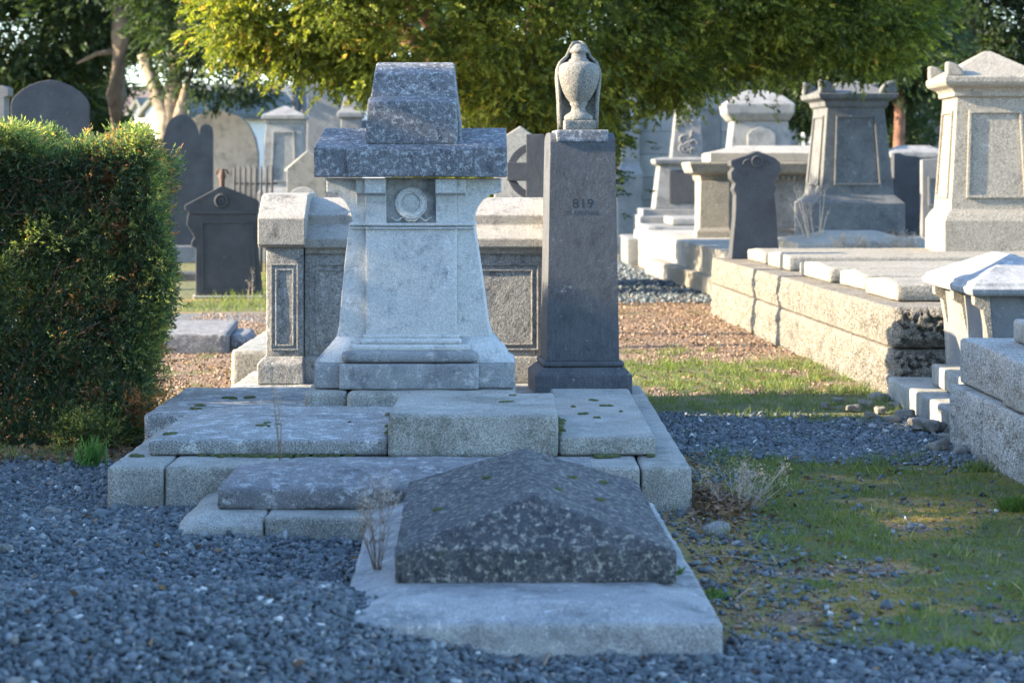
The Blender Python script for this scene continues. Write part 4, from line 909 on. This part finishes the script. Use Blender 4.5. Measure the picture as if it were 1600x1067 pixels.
# evergreens behind, left
E = lambda px, py, d, rx, ry, rz: (PX(px, d), d, PZ(py, d), rx, ry, rz)
def trk_px(d, pts, rad): return ([(PX(a, d), d, PZ(b, d)) for a, b in pts], rad)
tree('evergreen_tree', 'dark drooping evergreen with reddish limbs at the far left behind the tall headstone', [E(40, 30, 48, 1.8, 1.5, 1.3), E(130, 0, 48, 1.4, 1.5, 1.0), E(20, 130, 48, 1.1, 1, 1.0), E(90, 150, 49, .8, .8, 1.1), E(-60, 80, 48, 1.4, 1.4, 2.0), E(60, -120, 49, 3, 2.4, 1.8)],
     [trk_px(49, [(108, 420), (106, 200), (112, 120), (138, 70), (140, 30)], [.28, .2, .16, .12, .08]), trk_px(49, [(105, 200), (90, 110), (85, 60), (95, 10)], [.12, .11, .09, .06]), trk_px(48.6, [(108, 130), (135, 80), (160, 60)], [.1, .08, .05])],
     darkm, bark_r, 430, 34, .30, 6, .25, .16, .06, base=.4)
tree('cedar_tree', 'tall evergreen with thick scaly trunk just left of the pale forked tree', [E(185, 10, 52, 1.2, 1.1, .9), E(250, 5, 52, 1.2, 1.1, .8), E(140, 110, 53, .35, .5, .8), E(200, -120, 52, 2.8, 2, 1.8)],
     [trk_px(46.5, [(176, 420), (178, 260), (182, 150), (188, 60), (190, -60)], [.30, .25, .22, .19, .12]), trk_px(46.6, [(182, 80), (150, 85), (120, 100)], [.08, .05, .02])], darkm, bark, 300, 34, .30, 6, .25, .16, .06, base=.38)
tree('forked_tree', 'pale forked trunk with sparse evergreen sprays, in front of the white gables', [E(300, 25, 45, 1.0, 1, .75), E(345, 45, 45, .7, .8, .7), E(320, 110, 45, .6, .6, .3), E(290, -100, 45, 1.8, 1.6, 1.3), E(365, 130, 45, .55, .5, .28)],
     [trk_px(45, [(262, 420), (262, 230), (258, 180), (240, 130), (222, 85)], [.26, .24, .18, .14, .10]), trk_px(45, [(264, 230), (268, 160), (276, 100), (284, 40), (290, -40)], [.2, .19, .15, .13, .08]), trk_px(44.8, [(270, 230), (282, 175), (290, 140), (300, 110)], [.16, .12, .08, .03]),
      trk_px(44.8, [(280, 80), (310, 95), (350, 130)], [.05, .03, .015])], darkm, bark_p, 150, 30, .28, 6, .22, .14, .05, base=.45)
tree('shaded_shrub', 'dense dark undergrowth around the foot of the evergreens behind the hedge', [E(60, 215, 50, 1.3, .8, 1.1), E(135, 185, 51.5, .55, .5, 1.0), E(-20, 200, 50, 1.2, .8, 1.2)], [trk_px(50, [(100, 380), (100, 260)], [.1, .05])], darkm, bark, 260, 34, .28, 6, .22, .15, .06, base=.25)
# right side
tree('pine_tree', 'dark broad evergreen at the upper right behind the tall sunlit pedestal', [E(1540, 10, 52, 1.5, 1.5, 1.3), E(1620, 60, 52, 1.3, 1.3, 1.6), E(1490, 60, 53, .7, .9, .6), E(1560, 150, 53, .7, .7, .8), E(1560, -130, 52, 3, 2.2, 1.9)],
     [trk_px(52.5, [(1500, 420), (1502, 240), (1512, 130), (1520, 0)], [.32, .26, .24, .18])], darkm, bark, 430, 34, .30, 6, .25, .16, .06, base=.25)
tree('slim_tree', 'slender red-barked evergreen beside the dark pedestal', [E(1404, 60, 44, .9, .9, 1.0), E(1400, 225, 45, .42, .5, .55), E(1330, 60, 45, 1.4, 1.0, 1.2), E(1265, 165, 47, .55, .6, .5), E(1275, 90, 46, 1.0, .8, .8), E(1430, 110, 45, .45, .5, .35)], [trk_px(44, [(1404, 400), (1404, 240), (1406, 180), (1404, 100), (1400, 30)], [.13, .12, .11, .1, .06])], darkm, bark_r, 300, 34, .26, 6, .22, .14, .055, base=.45)
tree('far_evergreen', 'olive evergreen mass far behind the yew and the mausoleum', [E(900, 60, 70, 4, 2, 3.2), E(1180, 40, 72, 4.5, 2, 3.0), E(620, 40, 74, 3, 2, 2.0), E(760, 190, 60, 1.2, 1, 1.2), E(1380, 120, 74, 2.4, 2, 2.2)], [trk_px(70, [(900, 340), (900, 100)], [.5, .3]), trk_px(72, [(1180, 340), (1180, 100)], [.5, .3])], darkm, bark, 420, 34, .5, 6, .4, .3, .12, base=.4)
# evergreens outside the frame on the left: they throw the shade the foreground lies in
for i, (x, y, rx, ry, rz, zc) in enumerate(((-9.5, 4.2, 2.8, 2.9, 3.4, 3.6), (-9.2, 8.4, 2.8, 2.85, 3.4, 3.8), (-9.4, 0.2, 2.8, 2.6, 3.4, 3.6))):
    tree('shade_tree', ['middle one of the dense evergreens left of the gravel, out of frame', 'evergreen nearest the hedge, out of frame on the left', 'evergreen nearest the viewer, out of frame on the left'][i],
         [(x, y, zc, rx, ry, rz), (x, y, zc - .6, rx * .6, ry * .7, rz * .8)], [([(x, y, 0), (x, y, 3), (x, y, 6)], [.35, .25, .1])], darkm, bark, 520, 26, .36, 6, .3, .26, .12, group='evergreens out of frame', base=.4)

# clipped cypress hedge
def hedge():
    x0, x1, y0, y1, zt = -4.0, -2.06, 12.75, 13.75, 1.655
    t = thing('clipped_hedge', 'clipped cypress hedge with flat front and brown twigs showing through, left of the plinth', 'hedge', ((x0 + x1) / 2, (y0 + y1) / 2, 0)); ox, oy = t.location.x, t.location.y
    def right(z): return x1 + .10 - .12 * ss(1.1, 1.8, z) - .17 * (1 - ss(0, .75, z)) + .03 * np.sin(z * 9)
    def top(x): return zt + .06 * np.sin(x * 6.5 + 1.1) + .05 * np.sin(x * 15) + .07 * ss(-2.5, -2.2, x)
    P = []; D = []; Rn = []
    def put(p, d_, dep):
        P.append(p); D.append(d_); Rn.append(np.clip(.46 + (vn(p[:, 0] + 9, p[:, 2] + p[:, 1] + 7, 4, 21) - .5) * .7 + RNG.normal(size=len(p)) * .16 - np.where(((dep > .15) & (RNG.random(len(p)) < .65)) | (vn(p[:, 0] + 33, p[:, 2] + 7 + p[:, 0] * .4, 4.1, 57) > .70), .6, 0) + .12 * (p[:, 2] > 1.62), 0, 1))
    nF = 21000                                          # front
    x = RNG.uniform(x0, x1 + .1, nF * 2); x = x[(x > -3.2) | (RNG.random(len(x)) < .4)][:nF]; z = RNG.uniform(.02, zt + .12, len(x)); k = (x < right(z)) & (z < top(x)); x, z = x[k], z[k]
    dep = RNG.exponential(.085, len(x)); bulge = .22 * (vn(x + 5, z + 5, 2.2, 22) - .5) + .24 * (vn(x + 5, z + 5 - x, 6, 23) - .5) * 1.4 + .10 * (1 - ss(0, .45, z))
    p = np.stack([x, y0 + dep - bulge, z], 1); d_ = np.tile([.55, -.7, .5], (len(x), 1)) + gauss(len(x), .6); put(p, d_, dep)
    nR = 7500                                           # right end
    y = RNG.uniform(y0, y1, nR); z = RNG.uniform(.02, zt + .1, nR); dep = RNG.exponential(.08, nR); p = np.stack([right(z) - dep + .1 * (vn(y, z, 3, 24) - .5) - .17 * (y - y0), y, z], 1); put(p, np.tile([.5, -.5, .5], (nR, 1)) + gauss(nR, .7), dep)
    nT = 8500                                          # top
    x = RNG.uniform(x0, x1 + .02, nT); y = RNG.uniform(y0, y1, nT); dep = RNG.exponential(.07, nT); p = np.stack([x, y, top(x) + .10 * (vn(x + 5, y, 4, 25) - .5) - dep - .18 * ss(-.22, .0, x - x1)], 1); put(p, np.tile([.6, -.4, .4], (nT, 1)) + gauss(nT, .7), dep * .5)
    nB = 5000
    x = RNG.uniform(x0, x1, nB); z = RNG.uniform(.02, zt, nB); p = np.stack([x, y1 - RNG.exponential(.1, nB), z], 1); put(p, np.tile([0, .9, .3], (nB, 1)) + gauss(nB, .5), np.zeros(nB))
    P = np.concatenate(P) - np.array([ox, oy, 0]); D = np.concatenate(D); Rn = np.concatenate(Rn)
    V, Fc, r = sprays(P, D, 9, .085, .032, .0098, Rn); mesh_np('foliage', V, Fc, hedgem, t, r)
    bm = MB()
    for k in range(420):
        xx = random.uniform(x0 + .3, x1 - .4); zz = random.uniform(.05, 1.55); yy = y0 + random.uniform(.06, .5); a_ = random.uniform(-.4, 1.1); L = random.uniform(.12, .34); dx, dz = math.cos(a_) * L, math.sin(a_) * L
        bm.tube([(xx - ox, yy - oy, zz), (xx + dx * .5 - ox, yy - .05 - oy, zz + dz * .45), (xx + dx - ox, yy - .16 - oy, zz + dz)], [.007, .005, .002], 4)
    for k in range(9):
        xx = x1 - .25 - k * .28; bm.tube([(xx - ox, y0 + .6 - oy, 0), (xx + .05 - ox, y0 + .55 - oy, .8), (xx - ox, y0 + .6 - oy, 1.5)], [.035, .025, .01], 6)
    obj('branches', bm, bark_r, t)
hedge()

# ------------------------------------------------------------------ houses and far woods
def house(name, label, x0, x1, d, zt, zr, dep, wins=0, gable_front=False, chim=(), rot=0):
    t = thing(name, label, 'house', ((x0 + x1) / 2, d, 0), rot); h = (x1 - x0) / 2
    bm = MB()
    if gable_front: bm.prism([(-h, 0), (h, 0), (h, zt), (0, zr), (-h, zt)], 0, dep); obj('wall', bm, wallp, t)
    else: bm.box(-h, h, 0, dep, 0, zt); obj('wall', bm, wallp, t)
    bm = MB(); o_ = .25
    if gable_front:
        for sg in (-1, 1):
            bm.add([(sg * (h + o_), -.2, zt - o_ * (zr - zt) / h), (0, -.2, zr), (0, dep, zr), (sg * (h + o_), dep, zt - o_ * (zr - zt) / h), (sg * (h + o_), -.2, zt + .18 - o_ * (zr - zt) / h), (0, -.2, zr + .18), (0, dep, zr + .18), (sg * (h + o_), dep, zt + .18 - o_ * (zr - zt) / h)],
                   [(0, 1, 2, 3), (4, 5, 6, 7), (0, 1, 5, 4), (2, 3, 7, 6), (0, 3, 7, 4)])
    else: bm.prismx([(-.3, zt), (dep / 2, zr), (dep + .3, zt), (dep + .3, zt + .12), (dep / 2, zr + .15), (-.3, zt + .12)], -h - .2, h + .2)
    rf = obj('roof', bm, roofm, t)
    for c in chim: bm = MB(); bm.box(c - .4, c + .4, dep / 2 - .3, dep / 2 + .3, zr - .6, zr + .9); obj('chimney', bm, cope_m, rf)
    if wins:
        for k in range(wins):
            x = -h + (k + .5) * 2 * h / wins
            bm = MB(); bm.box(x - .45, x + .45, -.04, .05, zt - 1.5, zt - .5); f = obj('window', bm, winm, t)
            bm = MB(); bm.box(x - .52, x + .52, -.1, .0, zt - 1.6, zt - 1.5); obj('sill', bm, wallp, f)
    return t
h_ = house('white_house', 'long low white house with dark skylit roof, far behind the left graves', PX(285, 90), PX(650, 90), 90, PZ(168, 90), PZ(138, 95), 9, wins=7, chim=(-2.5, 1.2))
for k in range(6):
    s_ = 90 / F; bm = MB(); bm.box(-.22, .22, -.05, .05, -.2, .2); o = obj('skylight', bm, skyl, h_); o.location = (PX(300 + k * 34 + (k % 2) * 6, 92) - h_.location.x, 2.0, PZ(155, 92)); o.rotation_euler = (math.radians(-60), 0, 0)
house('gabled_house', 'sunlit white gabled house seen right of the scaly trunk', PX(196, 84), PX(240, 84), 84, PZ(185, 84), PZ(160, 84), 6, gable_front=True, rot=-42)
house('wide_gable', 'wider white gabled house behind the pale forked trunk', PX(214, 80), PX(285, 80), 80, PZ(176, 80), PZ(148, 80), 6, gable_front=True, rot=-42)
house('garden_house', 'white house glimpsed between trees at the right behind the ogee headstone', PX(1410, 90), PX(1500, 90), 90, PZ(200, 90), PZ(175, 92), 8, wins=3)
hx = np.linspace(-220, 220, 221); hyy = np.array([0, 10, 30, 60])
V = []
for j, yy in enumerate(hyy):
    for x in hx:
        V.append((x, 230 + yy, (0 if j == 0 else (7 + 5.5 * vn(np.array([x + 300]), np.array([yy]), .03, 31)[0] + 3.4 * vn(np.array([x + 300]), np.array([yy * 3.]), .35, 32)[0]) * (1 if j < 3 else .9))))
nx = len(hx); ii, jj = np.meshgrid(np.arange(nx - 1), np.arange(3)); a = (jj * nx + ii).ravel()
hm, n, b, out = newmat('winter_woods'); tcn = nd(n, 'ShaderNodeTexCoord').outputs['Object']
cc = mix(n, rmp(n, noi(n, tcn, .9, 8, .75), .35, .65), (.11, .085, .075), (.26, .19, .16)); n.links.new(cc, b.inputs['Base Color']); b.inputs['Roughness'].default_value = 1
hl = mesh_np('hill', V, np.stack([a, a + 1, a + nx + 1, a + nx], 1), hm, smooth=True); hl['kind'] = 'structure'

# ------------------------------------------------------------------ gravel, grass, litter
PL = [(-1.83, .82, 10.18, 14.3), (-1.38, .36, 9.32, 10.2)]
def free(x, y):
    k = ~((x > -.56) & (x < .68) & (y > 7.08) & (y < 9.75) & (gz(x, y) < .105))
    for a_, b_, c_, e_ in PL: k &= ~((x > a_) & (x < b_) & (y > c_) & (y < e_))
    edge_ = np.where(y < 12.9, 2.47, np.where(y < 15.42, 2.53, 2.57 - (y - 15.46) * .0406))
    return k & ~((x > edge_) & (y > 9.2) & (y < 25))
def pebbles(name, x, y, size, zoff=0., mat=gravm, big=.0, flat=.7):
    n = len(x); phi = (1 + 5 ** .5) / 2
    ico = np.array([(-1, phi, 0), (1, phi, 0), (-1, -phi, 0), (1, -phi, 0), (0, -1, phi), (0, 1, phi), (0, -1, -phi), (0, 1, -phi), (phi, 0, -1), (phi, 0, 1), (-phi, 0, -1), (-phi, 0, 1)]) / 1.9
    f = np.array([(0, 11, 5), (0, 5, 1), (0, 1, 7), (0, 7, 10), (0, 10, 11), (1, 5, 9), (5, 11, 4), (11, 10, 2), (10, 7, 6), (7, 1, 8), (3, 9, 4), (3, 4, 2), (3, 2, 6), (3, 6, 8), (3, 8, 9), (4, 9, 5), (2, 4, 11), (6, 2, 10), (8, 6, 7), (9, 8, 1)])
    T = ico[None] * (1 + RNG.uniform(-.5, .4, (n, 12, 1))) + RNG.normal(size=(n, 12, 3)) * .18
    T = T * RNG.uniform(.5, 1.3, (n, 1, 3))
    a = RNG.uniform(0, 6.28, n); b_ = RNG.normal(size=n) * .6
    ca, sa, cb, sb = np.cos(a)[:, None], np.sin(a)[:, None], np.cos(b_)[:, None], np.sin(b_)[:, None]
    T[:, :, 2] *= flat
    X, Y, Zz = T[..., 0], T[..., 1] * cb - T[..., 2] * sb, T[..., 1] * sb + T[..., 2] * cb
    X, Y = X * ca - Y * sa, X * sa + Y * ca
    sz = size[:, None] * .5
    V = np.stack([X * sz + x[:, None], Y * sz + y[:, None], Zz * sz + (gz(x, y) + size * .12 + zoff + RNG.uniform(0, .006, n))[:, None]], 2).reshape(-1, 3)
    Fc = (np.arange(n)[:, None, None] * 12 + f[None]).reshape(-1, 3); r = np.repeat(np.clip(RNG.beta(1.5, 1.9, n), 0, .97) + (RNG.random(n) < .012) * .6, 12)
    o = mesh_np(name, V, Fc, mat, None, np.clip(r, 0, 1), k=3); o['kind'] = 'stuff'; o['label'] = 'thin scatter of slate chips and stones on the path'; return o
n = 190000; x = RNG.uniform(-3.3, 3.2, n); y = 6.0 + 6.6 * RNG.random(n) ** 1.0
g_, s_, m_, p_ = zones(x, y); dens = 1 - np.maximum(np.maximum(g_, s_ * .96), m_); dens = np.where(y > 12.2, dens * .7, dens); k = free(x, y) & (RNG.random(n) < dens) & (np.abs(x) < y * .235 + .1)
x, y = x[k], y[k]; o = pebbles('gravel', x, y, RNG.gamma(4, .0040, len(x)) + .006); o['kind'] = 'stuff'; o['label'] = 'loose dark blue-grey slate chippings'
n = 16000; x = RNG.uniform(.8, 2.6, n); y = RNG.uniform(11.9, 14.6, n); g_, s_, m_, p_ = zones(x, y); k = free(x, y) & (RNG.random(n) < 1 - np.maximum(g_, s_ * .95)); x, y = x[k], y[k]
n2 = 3600; x2 = RNG.uniform(.7, 2.55, n2); y2 = RNG.uniform(7.2, 12.4, n2); g_, s_, m_, p_ = zones(x2, y2); k = free(x2, y2) & (RNG.random(n2) < .10 + .6 * (x2 < 1.05) * (s_ > .5)); x2, y2 = x2[k], y2[k]
n3 = 9000; x3 = RNG.uniform(-3.4, -1.6, n3); y3 = RNG.uniform(14.2, 25, n3); x3b = RNG.uniform(1., 2.4, n3); y3b = RNG.uniform(15, 30, n3)
x = np.concatenate([x, x2]); y = np.concatenate([y, y2]); k = free(x, y); x, y = x[k], y[k]
o = pebbles('path_gravel', x, y, RNG.gamma(6, .0030, len(x)) + .004)
x = np.concatenate([x3, x3b, RNG.uniform(.7, 2.5, 16000)]); y = np.concatenate([y3, y3b, RNG.uniform(7.2, 12.6, 16000)]); g_, s_, m_, p_ = zones(x, y); k = free(x, y) & (RNG.random(len(x)) < 1.0 - g_ - .75 * m_); x, y = x[k], y[k]
cm, n_, b_, o_ = newmat('soil_crumbs'); at_ = nd(n_, 'ShaderNodeAttribute', attribute_name='rnd'); n_.links.new(rmp(n_, at_.outputs['Fac'], 0, 1, (.09, .062, .042, 1), (.40, .28, .19, 1)), b_.inputs['Base Color']); b_.inputs['Roughness'].default_value = .95
o = pebbles('soil_crumbs', x, y, RNG.gamma(4, .0022, len(x)) * np.where(y > 14, 1.5, 1) + .003, mat=cm); o['kind'] = 'stuff'; o['label'] = 'crumbs of soil and grit on the bare ground'

xg = RNG.uniform(.9, 2.7, 9000); yg = RNG.uniform(27, 41, 9000); kg = free(xg, yg) & (xg < 2.5 - (yg - 28.4) * .05)
o = pebbles('path_gravel', xg[kg], yg[kg], RNG.gamma(5, .007, kg.sum()) + .01)
# grass
n = 90000; x = RNG.uniform(.7, 2.65, n); y = RNG.uniform(7.1, 19.5, n); g_, s_, m_, p_ = zones(x, y); tuft = vn(x, y, 9, 41, 2)
k = free(x, y) & (RNG.random(n) < g_ * ss(.38, .62, tuft) * 1.2 + .01); xa, ya = x[k], y[k]
n = 30000; x = RNG.uniform(-3.8, -1.2, n); y = RNG.uniform(14.2, 40, n); g_, s_, m_, p_ = zones(x, y); k = free(x, y) & (RNG.random(n) < g_ * .8); xb, yb = x[k], y[k]
n = 2600; x = RNG.uniform(-3.2, -1.85, n); y = RNG.uniform(11.9, 12.75, n); k = RNG.random(n) < ss(.45, .6, vn(x, y, 6, 42, 2)); xc2, yc2 = x[k], y[k]
x = np.concatenate([xa, xb, xc2]); y = np.concatenate([ya, yb, yc2]); far = ss(14, 30, y); hgt = RNG.uniform(.016, .055, len(x)) * (1 + .9 * far) * np.where(vn(x, y, 7, 43, 2) > .58, 1.8, .75)
C = np.stack([x, y, gz(x, y) - .003], 1); D = np.stack([RNG.normal(size=len(x)) * .55, RNG.normal(size=len(x)) * .55, np.ones(len(x))], 1)
V, Fc, r = leaves(C, D, hgt, .0045 * (1 + 1.3 * far), np.clip(RNG.normal(size=len(x)) * .22 + .45, 0, 1)); o = mesh_np('grass', V, Fc, grassm, None, r); o['kind'] = 'stuff'; o['label'] = 'short sparse grass on the mossy path'
n = 60000; x = RNG.uniform(.8, 2.7, n); y = RNG.uniform(7.1, 12.6, n); g_, s_, m_, p_ = zones(x, y); k = free(x, y) & (RNG.random(n) < m_ * ss(.35, .6, vn(x, y, 11, 44, 3))); x, y = x[k], y[k]
C = np.stack([x, y, gz(x, y) - .001], 1); V, Fc, r = leaves(C, np.stack([RNG.normal(size=len(x)), RNG.normal(size=len(x)), np.full(len(x), .9)], 1), RNG.uniform(.006, .016, len(x)), .006, np.clip(vn(x, y, 3, 45) * .9 + RNG.normal(size=len(x)) * .15, 0, 1))
pm = foliage('path_moss', [(0, (.10, .12, .03)), (.5, (.22, .19, .035)), (1, (.34, .19, .04))], .2, .9)
o = mesh_np('moss_carpet', V, Fc, pm, None, r); o['kind'] = 'stuff'; o['label'] = 'ochre and green moss carpeting the shaded path'
# litter
def litter(x, y, sz, z=0):
    C = np.stack([x, y, gz(x, y) + .008 + z + RNG.random(len(x)) * .01], 1); D = np.stack([RNG.normal(size=len(x)), RNG.normal(size=len(x)), RNG.normal(size=len(x)) * .35], 1); return leaves(C, D, sz, sz * .5, RNG.random(len(x)), .3)
n = 5200; x = np.concatenate([RNG.uniform(-3.3, -1.85, 1500), RNG.normal(size=700) * .07 + .92, RNG.uniform(.7, 1.3, 160), RNG.uniform(.8, 2.5, 240), RNG.uniform(-3.3, -1.7, 1400), RNG.uniform(.9, 2.4, 2600), RNG.uniform(-2.2, 1.4, 420)])
y = np.concatenate([RNG.uniform(11.9, 12.9, 1500), RNG.normal(size=700) * .28 + 10.25, RNG.uniform(7.5, 12.2, 160), RNG.uniform(7.3, 12.5, 240), RNG.uniform(14.2, 22, 1400), RNG.uniform(15.5, 28, 2600), RNG.uniform(6.3, 11.5, 420)])
k = free(x, y); x, y = x[k], y[k]
V, Fc, r = litter(x, y, RNG.uniform(.018, .045, len(x)), .05 * RNG.random(len(x)) * (np.hypot(x - .92, (y - 10.25) * .3) < .14)); o = mesh_np('leaf_litter', V, Fc, littm, None, r); o['kind'] = 'stuff'; o['label'] = 'fallen brown leaves scattered over gravel and soil'
# rubble stones along the wall foot
spots = [(1448, 678, .20), (1480, 690, .10), (1352, 640, .10), (1372, 628, .12), (1330, 645, .09), (1415, 655, .10), (1432, 668, .08), (1465, 706, .12), (1395, 640, .08), (1500, 712, .10), (1540, 725, .09), (1310, 632, .08), (1290, 640, .06), (1360, 655, .06), (1395, 662, .07), (1375, 648, .08)]
for i, (px, py, sz) in enumerate(spots):
    dd = GD(py); me = robj('rock', (-sz * .5, sz * .5, -sz * .35, sz * .35, -.02, sz * .28), rubm, None, r=sz * .1, res=sz * .09, amp=sz * .25, chip=.9)
    me.location = (PX(px, dd), dd, .025); me.rotation_euler = (random.uniform(-.2, .2), random.uniform(-.2, .2), random.uniform(0, 3))
    tag(me, 'largest pale loose rock against the low kerb on the right' if i == 0 else 'loose pale rubble stone at the foot of the wall on the right', 'rock', None if i == 0 else 'rubble stones at the wall foot')
for i, (px, py, sz, lb) in enumerate(((82, 800, .08, 'smooth cream pebble lying on dark gravel near the left kerb'), (8, 862, .07, 'pale pebble on the gravel at the left edge'), (1436, 955, .05, 'blue-grey pebble sitting on the mossy grass at right'), (1120, 835, .10, 'flat pale stone lying in the soil beside the plinth corner'))):
    dd = GD(py, float(gz(PX(px, 9), 9))); me = robj('pebble', (-sz * .5, sz * .5, -sz * .4, sz * .4, -.01, sz * .4), urn_m if i != 2 else slate_f, None, r=sz * .2, res=sz * .12, amp=sz * .1); me.location = (PX(px, dd), dd, float(gz(PX(px, dd), dd)) + .005); me.rotation_euler = (0, .2, i * 1.3); tag(me, lb, 'pebble')
# bulb tuft, weeds
def tuft(name, label, x, y, n, h, wd, mat, spread=.5, z=None, cat='plant'):
    C = np.stack([x + RNG.normal(size=n) * .035, y + RNG.normal(size=n) * .035, np.full(n, (float(gz(x, y)) if z is None else z) - .005)], 1); D = np.stack([RNG.normal(size=n) * spread, RNG.normal(size=n) * spread, np.ones(n)], 1)
    C -= np.array([x, y, 0]); V, Fc, r = leaves(C, D, RNG.uniform(.55, 1, n) * h, wd, RNG.random(n), .12); o = mesh_np(name, V, Fc, mat, None, r); o.location = (x, y, 0); tag(o, label, cat); return o
tuft('bulb_plant', 'bright green tuft of bulb leaves at the foot of the hedge by the plinth corner', PX(142, 11.75), 11.75, 90, .20, .011, daffm, .28)
tuft('green_weed', 'bright green feathery weed at the right edge of the mossy path', PX(1588, 10.2), 10.2, 500, .10, .006, weedm, .8)
tuft('grass_tuft', 'grass tuft at the foot of the near wall, right of the mossy path', PX(1530, 11.6), 11.6, 160, .09, .006, grassm, .6)
tuft('corner_weed', 'small green weed against the right side of the front tomb lid', PX(1044, 7.7), 7.8, 40, .05, .015, weedm, .9, z=.14)
tuft('wall_weed', 'green leafy weed growing on the wall top between two ledger slabs', PX(1330, 19.2), 18.95, 90, .13, .03, weedm, .8, z=.62)
tuft('kerb_weed', 'low green weeds in the soil beside the front tomb', PX(1110, 8.2), 8.1, 60, .06, .014, weedm, .9)
def stalks(name, label, x, y, z, n, h, lean=(0, 0), mat=dead, seed=True, spread=.05, r=.0016):
    t = thing(name, label, 'plant', (x, y, z))
    for k in range(n):
        bm = MB(); a_, b_ = random.gauss(0, spread), random.gauss(0, spread * .6); hh = h * random.uniform(.5, 1)
        p = [(a_ * .2, b_ * .2, -.01), (a_ * .6 + lean[0] * .4 + random.gauss(0, .015), b_ * .6, hh * .5), (a_ + lean[0], b_ + lean[1], hh)]; bm.tube(p, [r, r * .8, r * .4], 4)
        for q in range(7):
            f = random.uniform(.3, .95); c0 = (Vector(p[0]).lerp(Vector(p[1]), f * 2) if f < .5 else Vector(p[1]).lerp(Vector(p[2]), f * 2 - 1)); bm.tube([c0, c0 + Vector((random.gauss(0, .02), random.gauss(0, .02), random.uniform(.01, .05)))], [r * .6, r * .3], 3)
        st = obj('stem', bm, mat, t)
        if seed:
            m = 26; C = np.array([p[2]] * m) + RNG.normal(size=(m, 3)) * np.array([.012, .012, .022]) * (1 + 60 * r); V, Fc, rr = leaves(C, RNG.normal(size=C.shape) + [0, 0, .4], .014 + r * 3, .0022 + r * .5, RNG.random(m))
            o = mesh_np('seed_head', V, Fc, deadp, st, rr); o['kind'] = 'stuff'
    return t
stalks('dry_weed', 'tall dry wispy weed with fluffy heads standing in front of the left ledger slab', PX(440, 10.4), 10.42, .2, 5, .48, spread=.045)
stalks('dry_weed', 'dry pinkish-brown weed leaning on the left side of the front tomb lid', PX(588, 7.9), 7.95, .14, 16, .30, spread=.04, mat=dead)
stalks('dry_weed', 'sprawling dead grey weed in the soil at the right corner of the plinth', PX(1150, 10.3), 10.2, 0, 26, .22, spread=.14, mat=deadp)
stalks('dry_weed', 'tall bare dry stems beside the dark pedestal, on the grave behind the wall', PX(1268, 28), 27.6, .55, 10, .85, spread=.12, mat=deadp, r=.008)
for i, px in enumerate((1315, 1350, 1400, 1425)):
    stalks('dry_weed', ['dry straw weeds at the left of the front edge of the coped grave', 'dry straw weeds at the middle of the front edge of the coped grave', 'dry straw weeds right of middle along the coped grave edge', 'dry straw weeds at the right end of the coped grave edge'][i], PX(px, 26.8), 26.8, .60, 14, .22, spread=.10, mat=deadp, r=.005)
stalks('dry_weed', 'single pale seed head lit by the sun in front of the pediment headstone', PX(392, 26.5), 26.5, 0, 2, .42, spread=.03, mat=deadp, r=.004)
for i, (pa, pb, lb) in enumerate((((1080, 874), (1215, 888), 'long dry twig lying on the soil right of the front tomb'), ((1150, 940), (1190, 925), 'short pale twig on the soil beside the front tomb'), ((850, 1045), (868, 1025), 'orange-brown dead leaf stalk on gravel before the front tomb'))):
    d1, d2 = GD(pa[1]), GD(pb[1]); bm = MB(); A = Vector((PX(pa[0], d1), d1, .012)); B = Vector((PX(pb[0], d2), d2, .018)); M = (A + B) / 2 + Vector((0, .03, .008)); bm.tube([A, M, B], [.004, .004, .002], 5); o = obj('twig', bm, dead); tag(o, lb, 'twig')
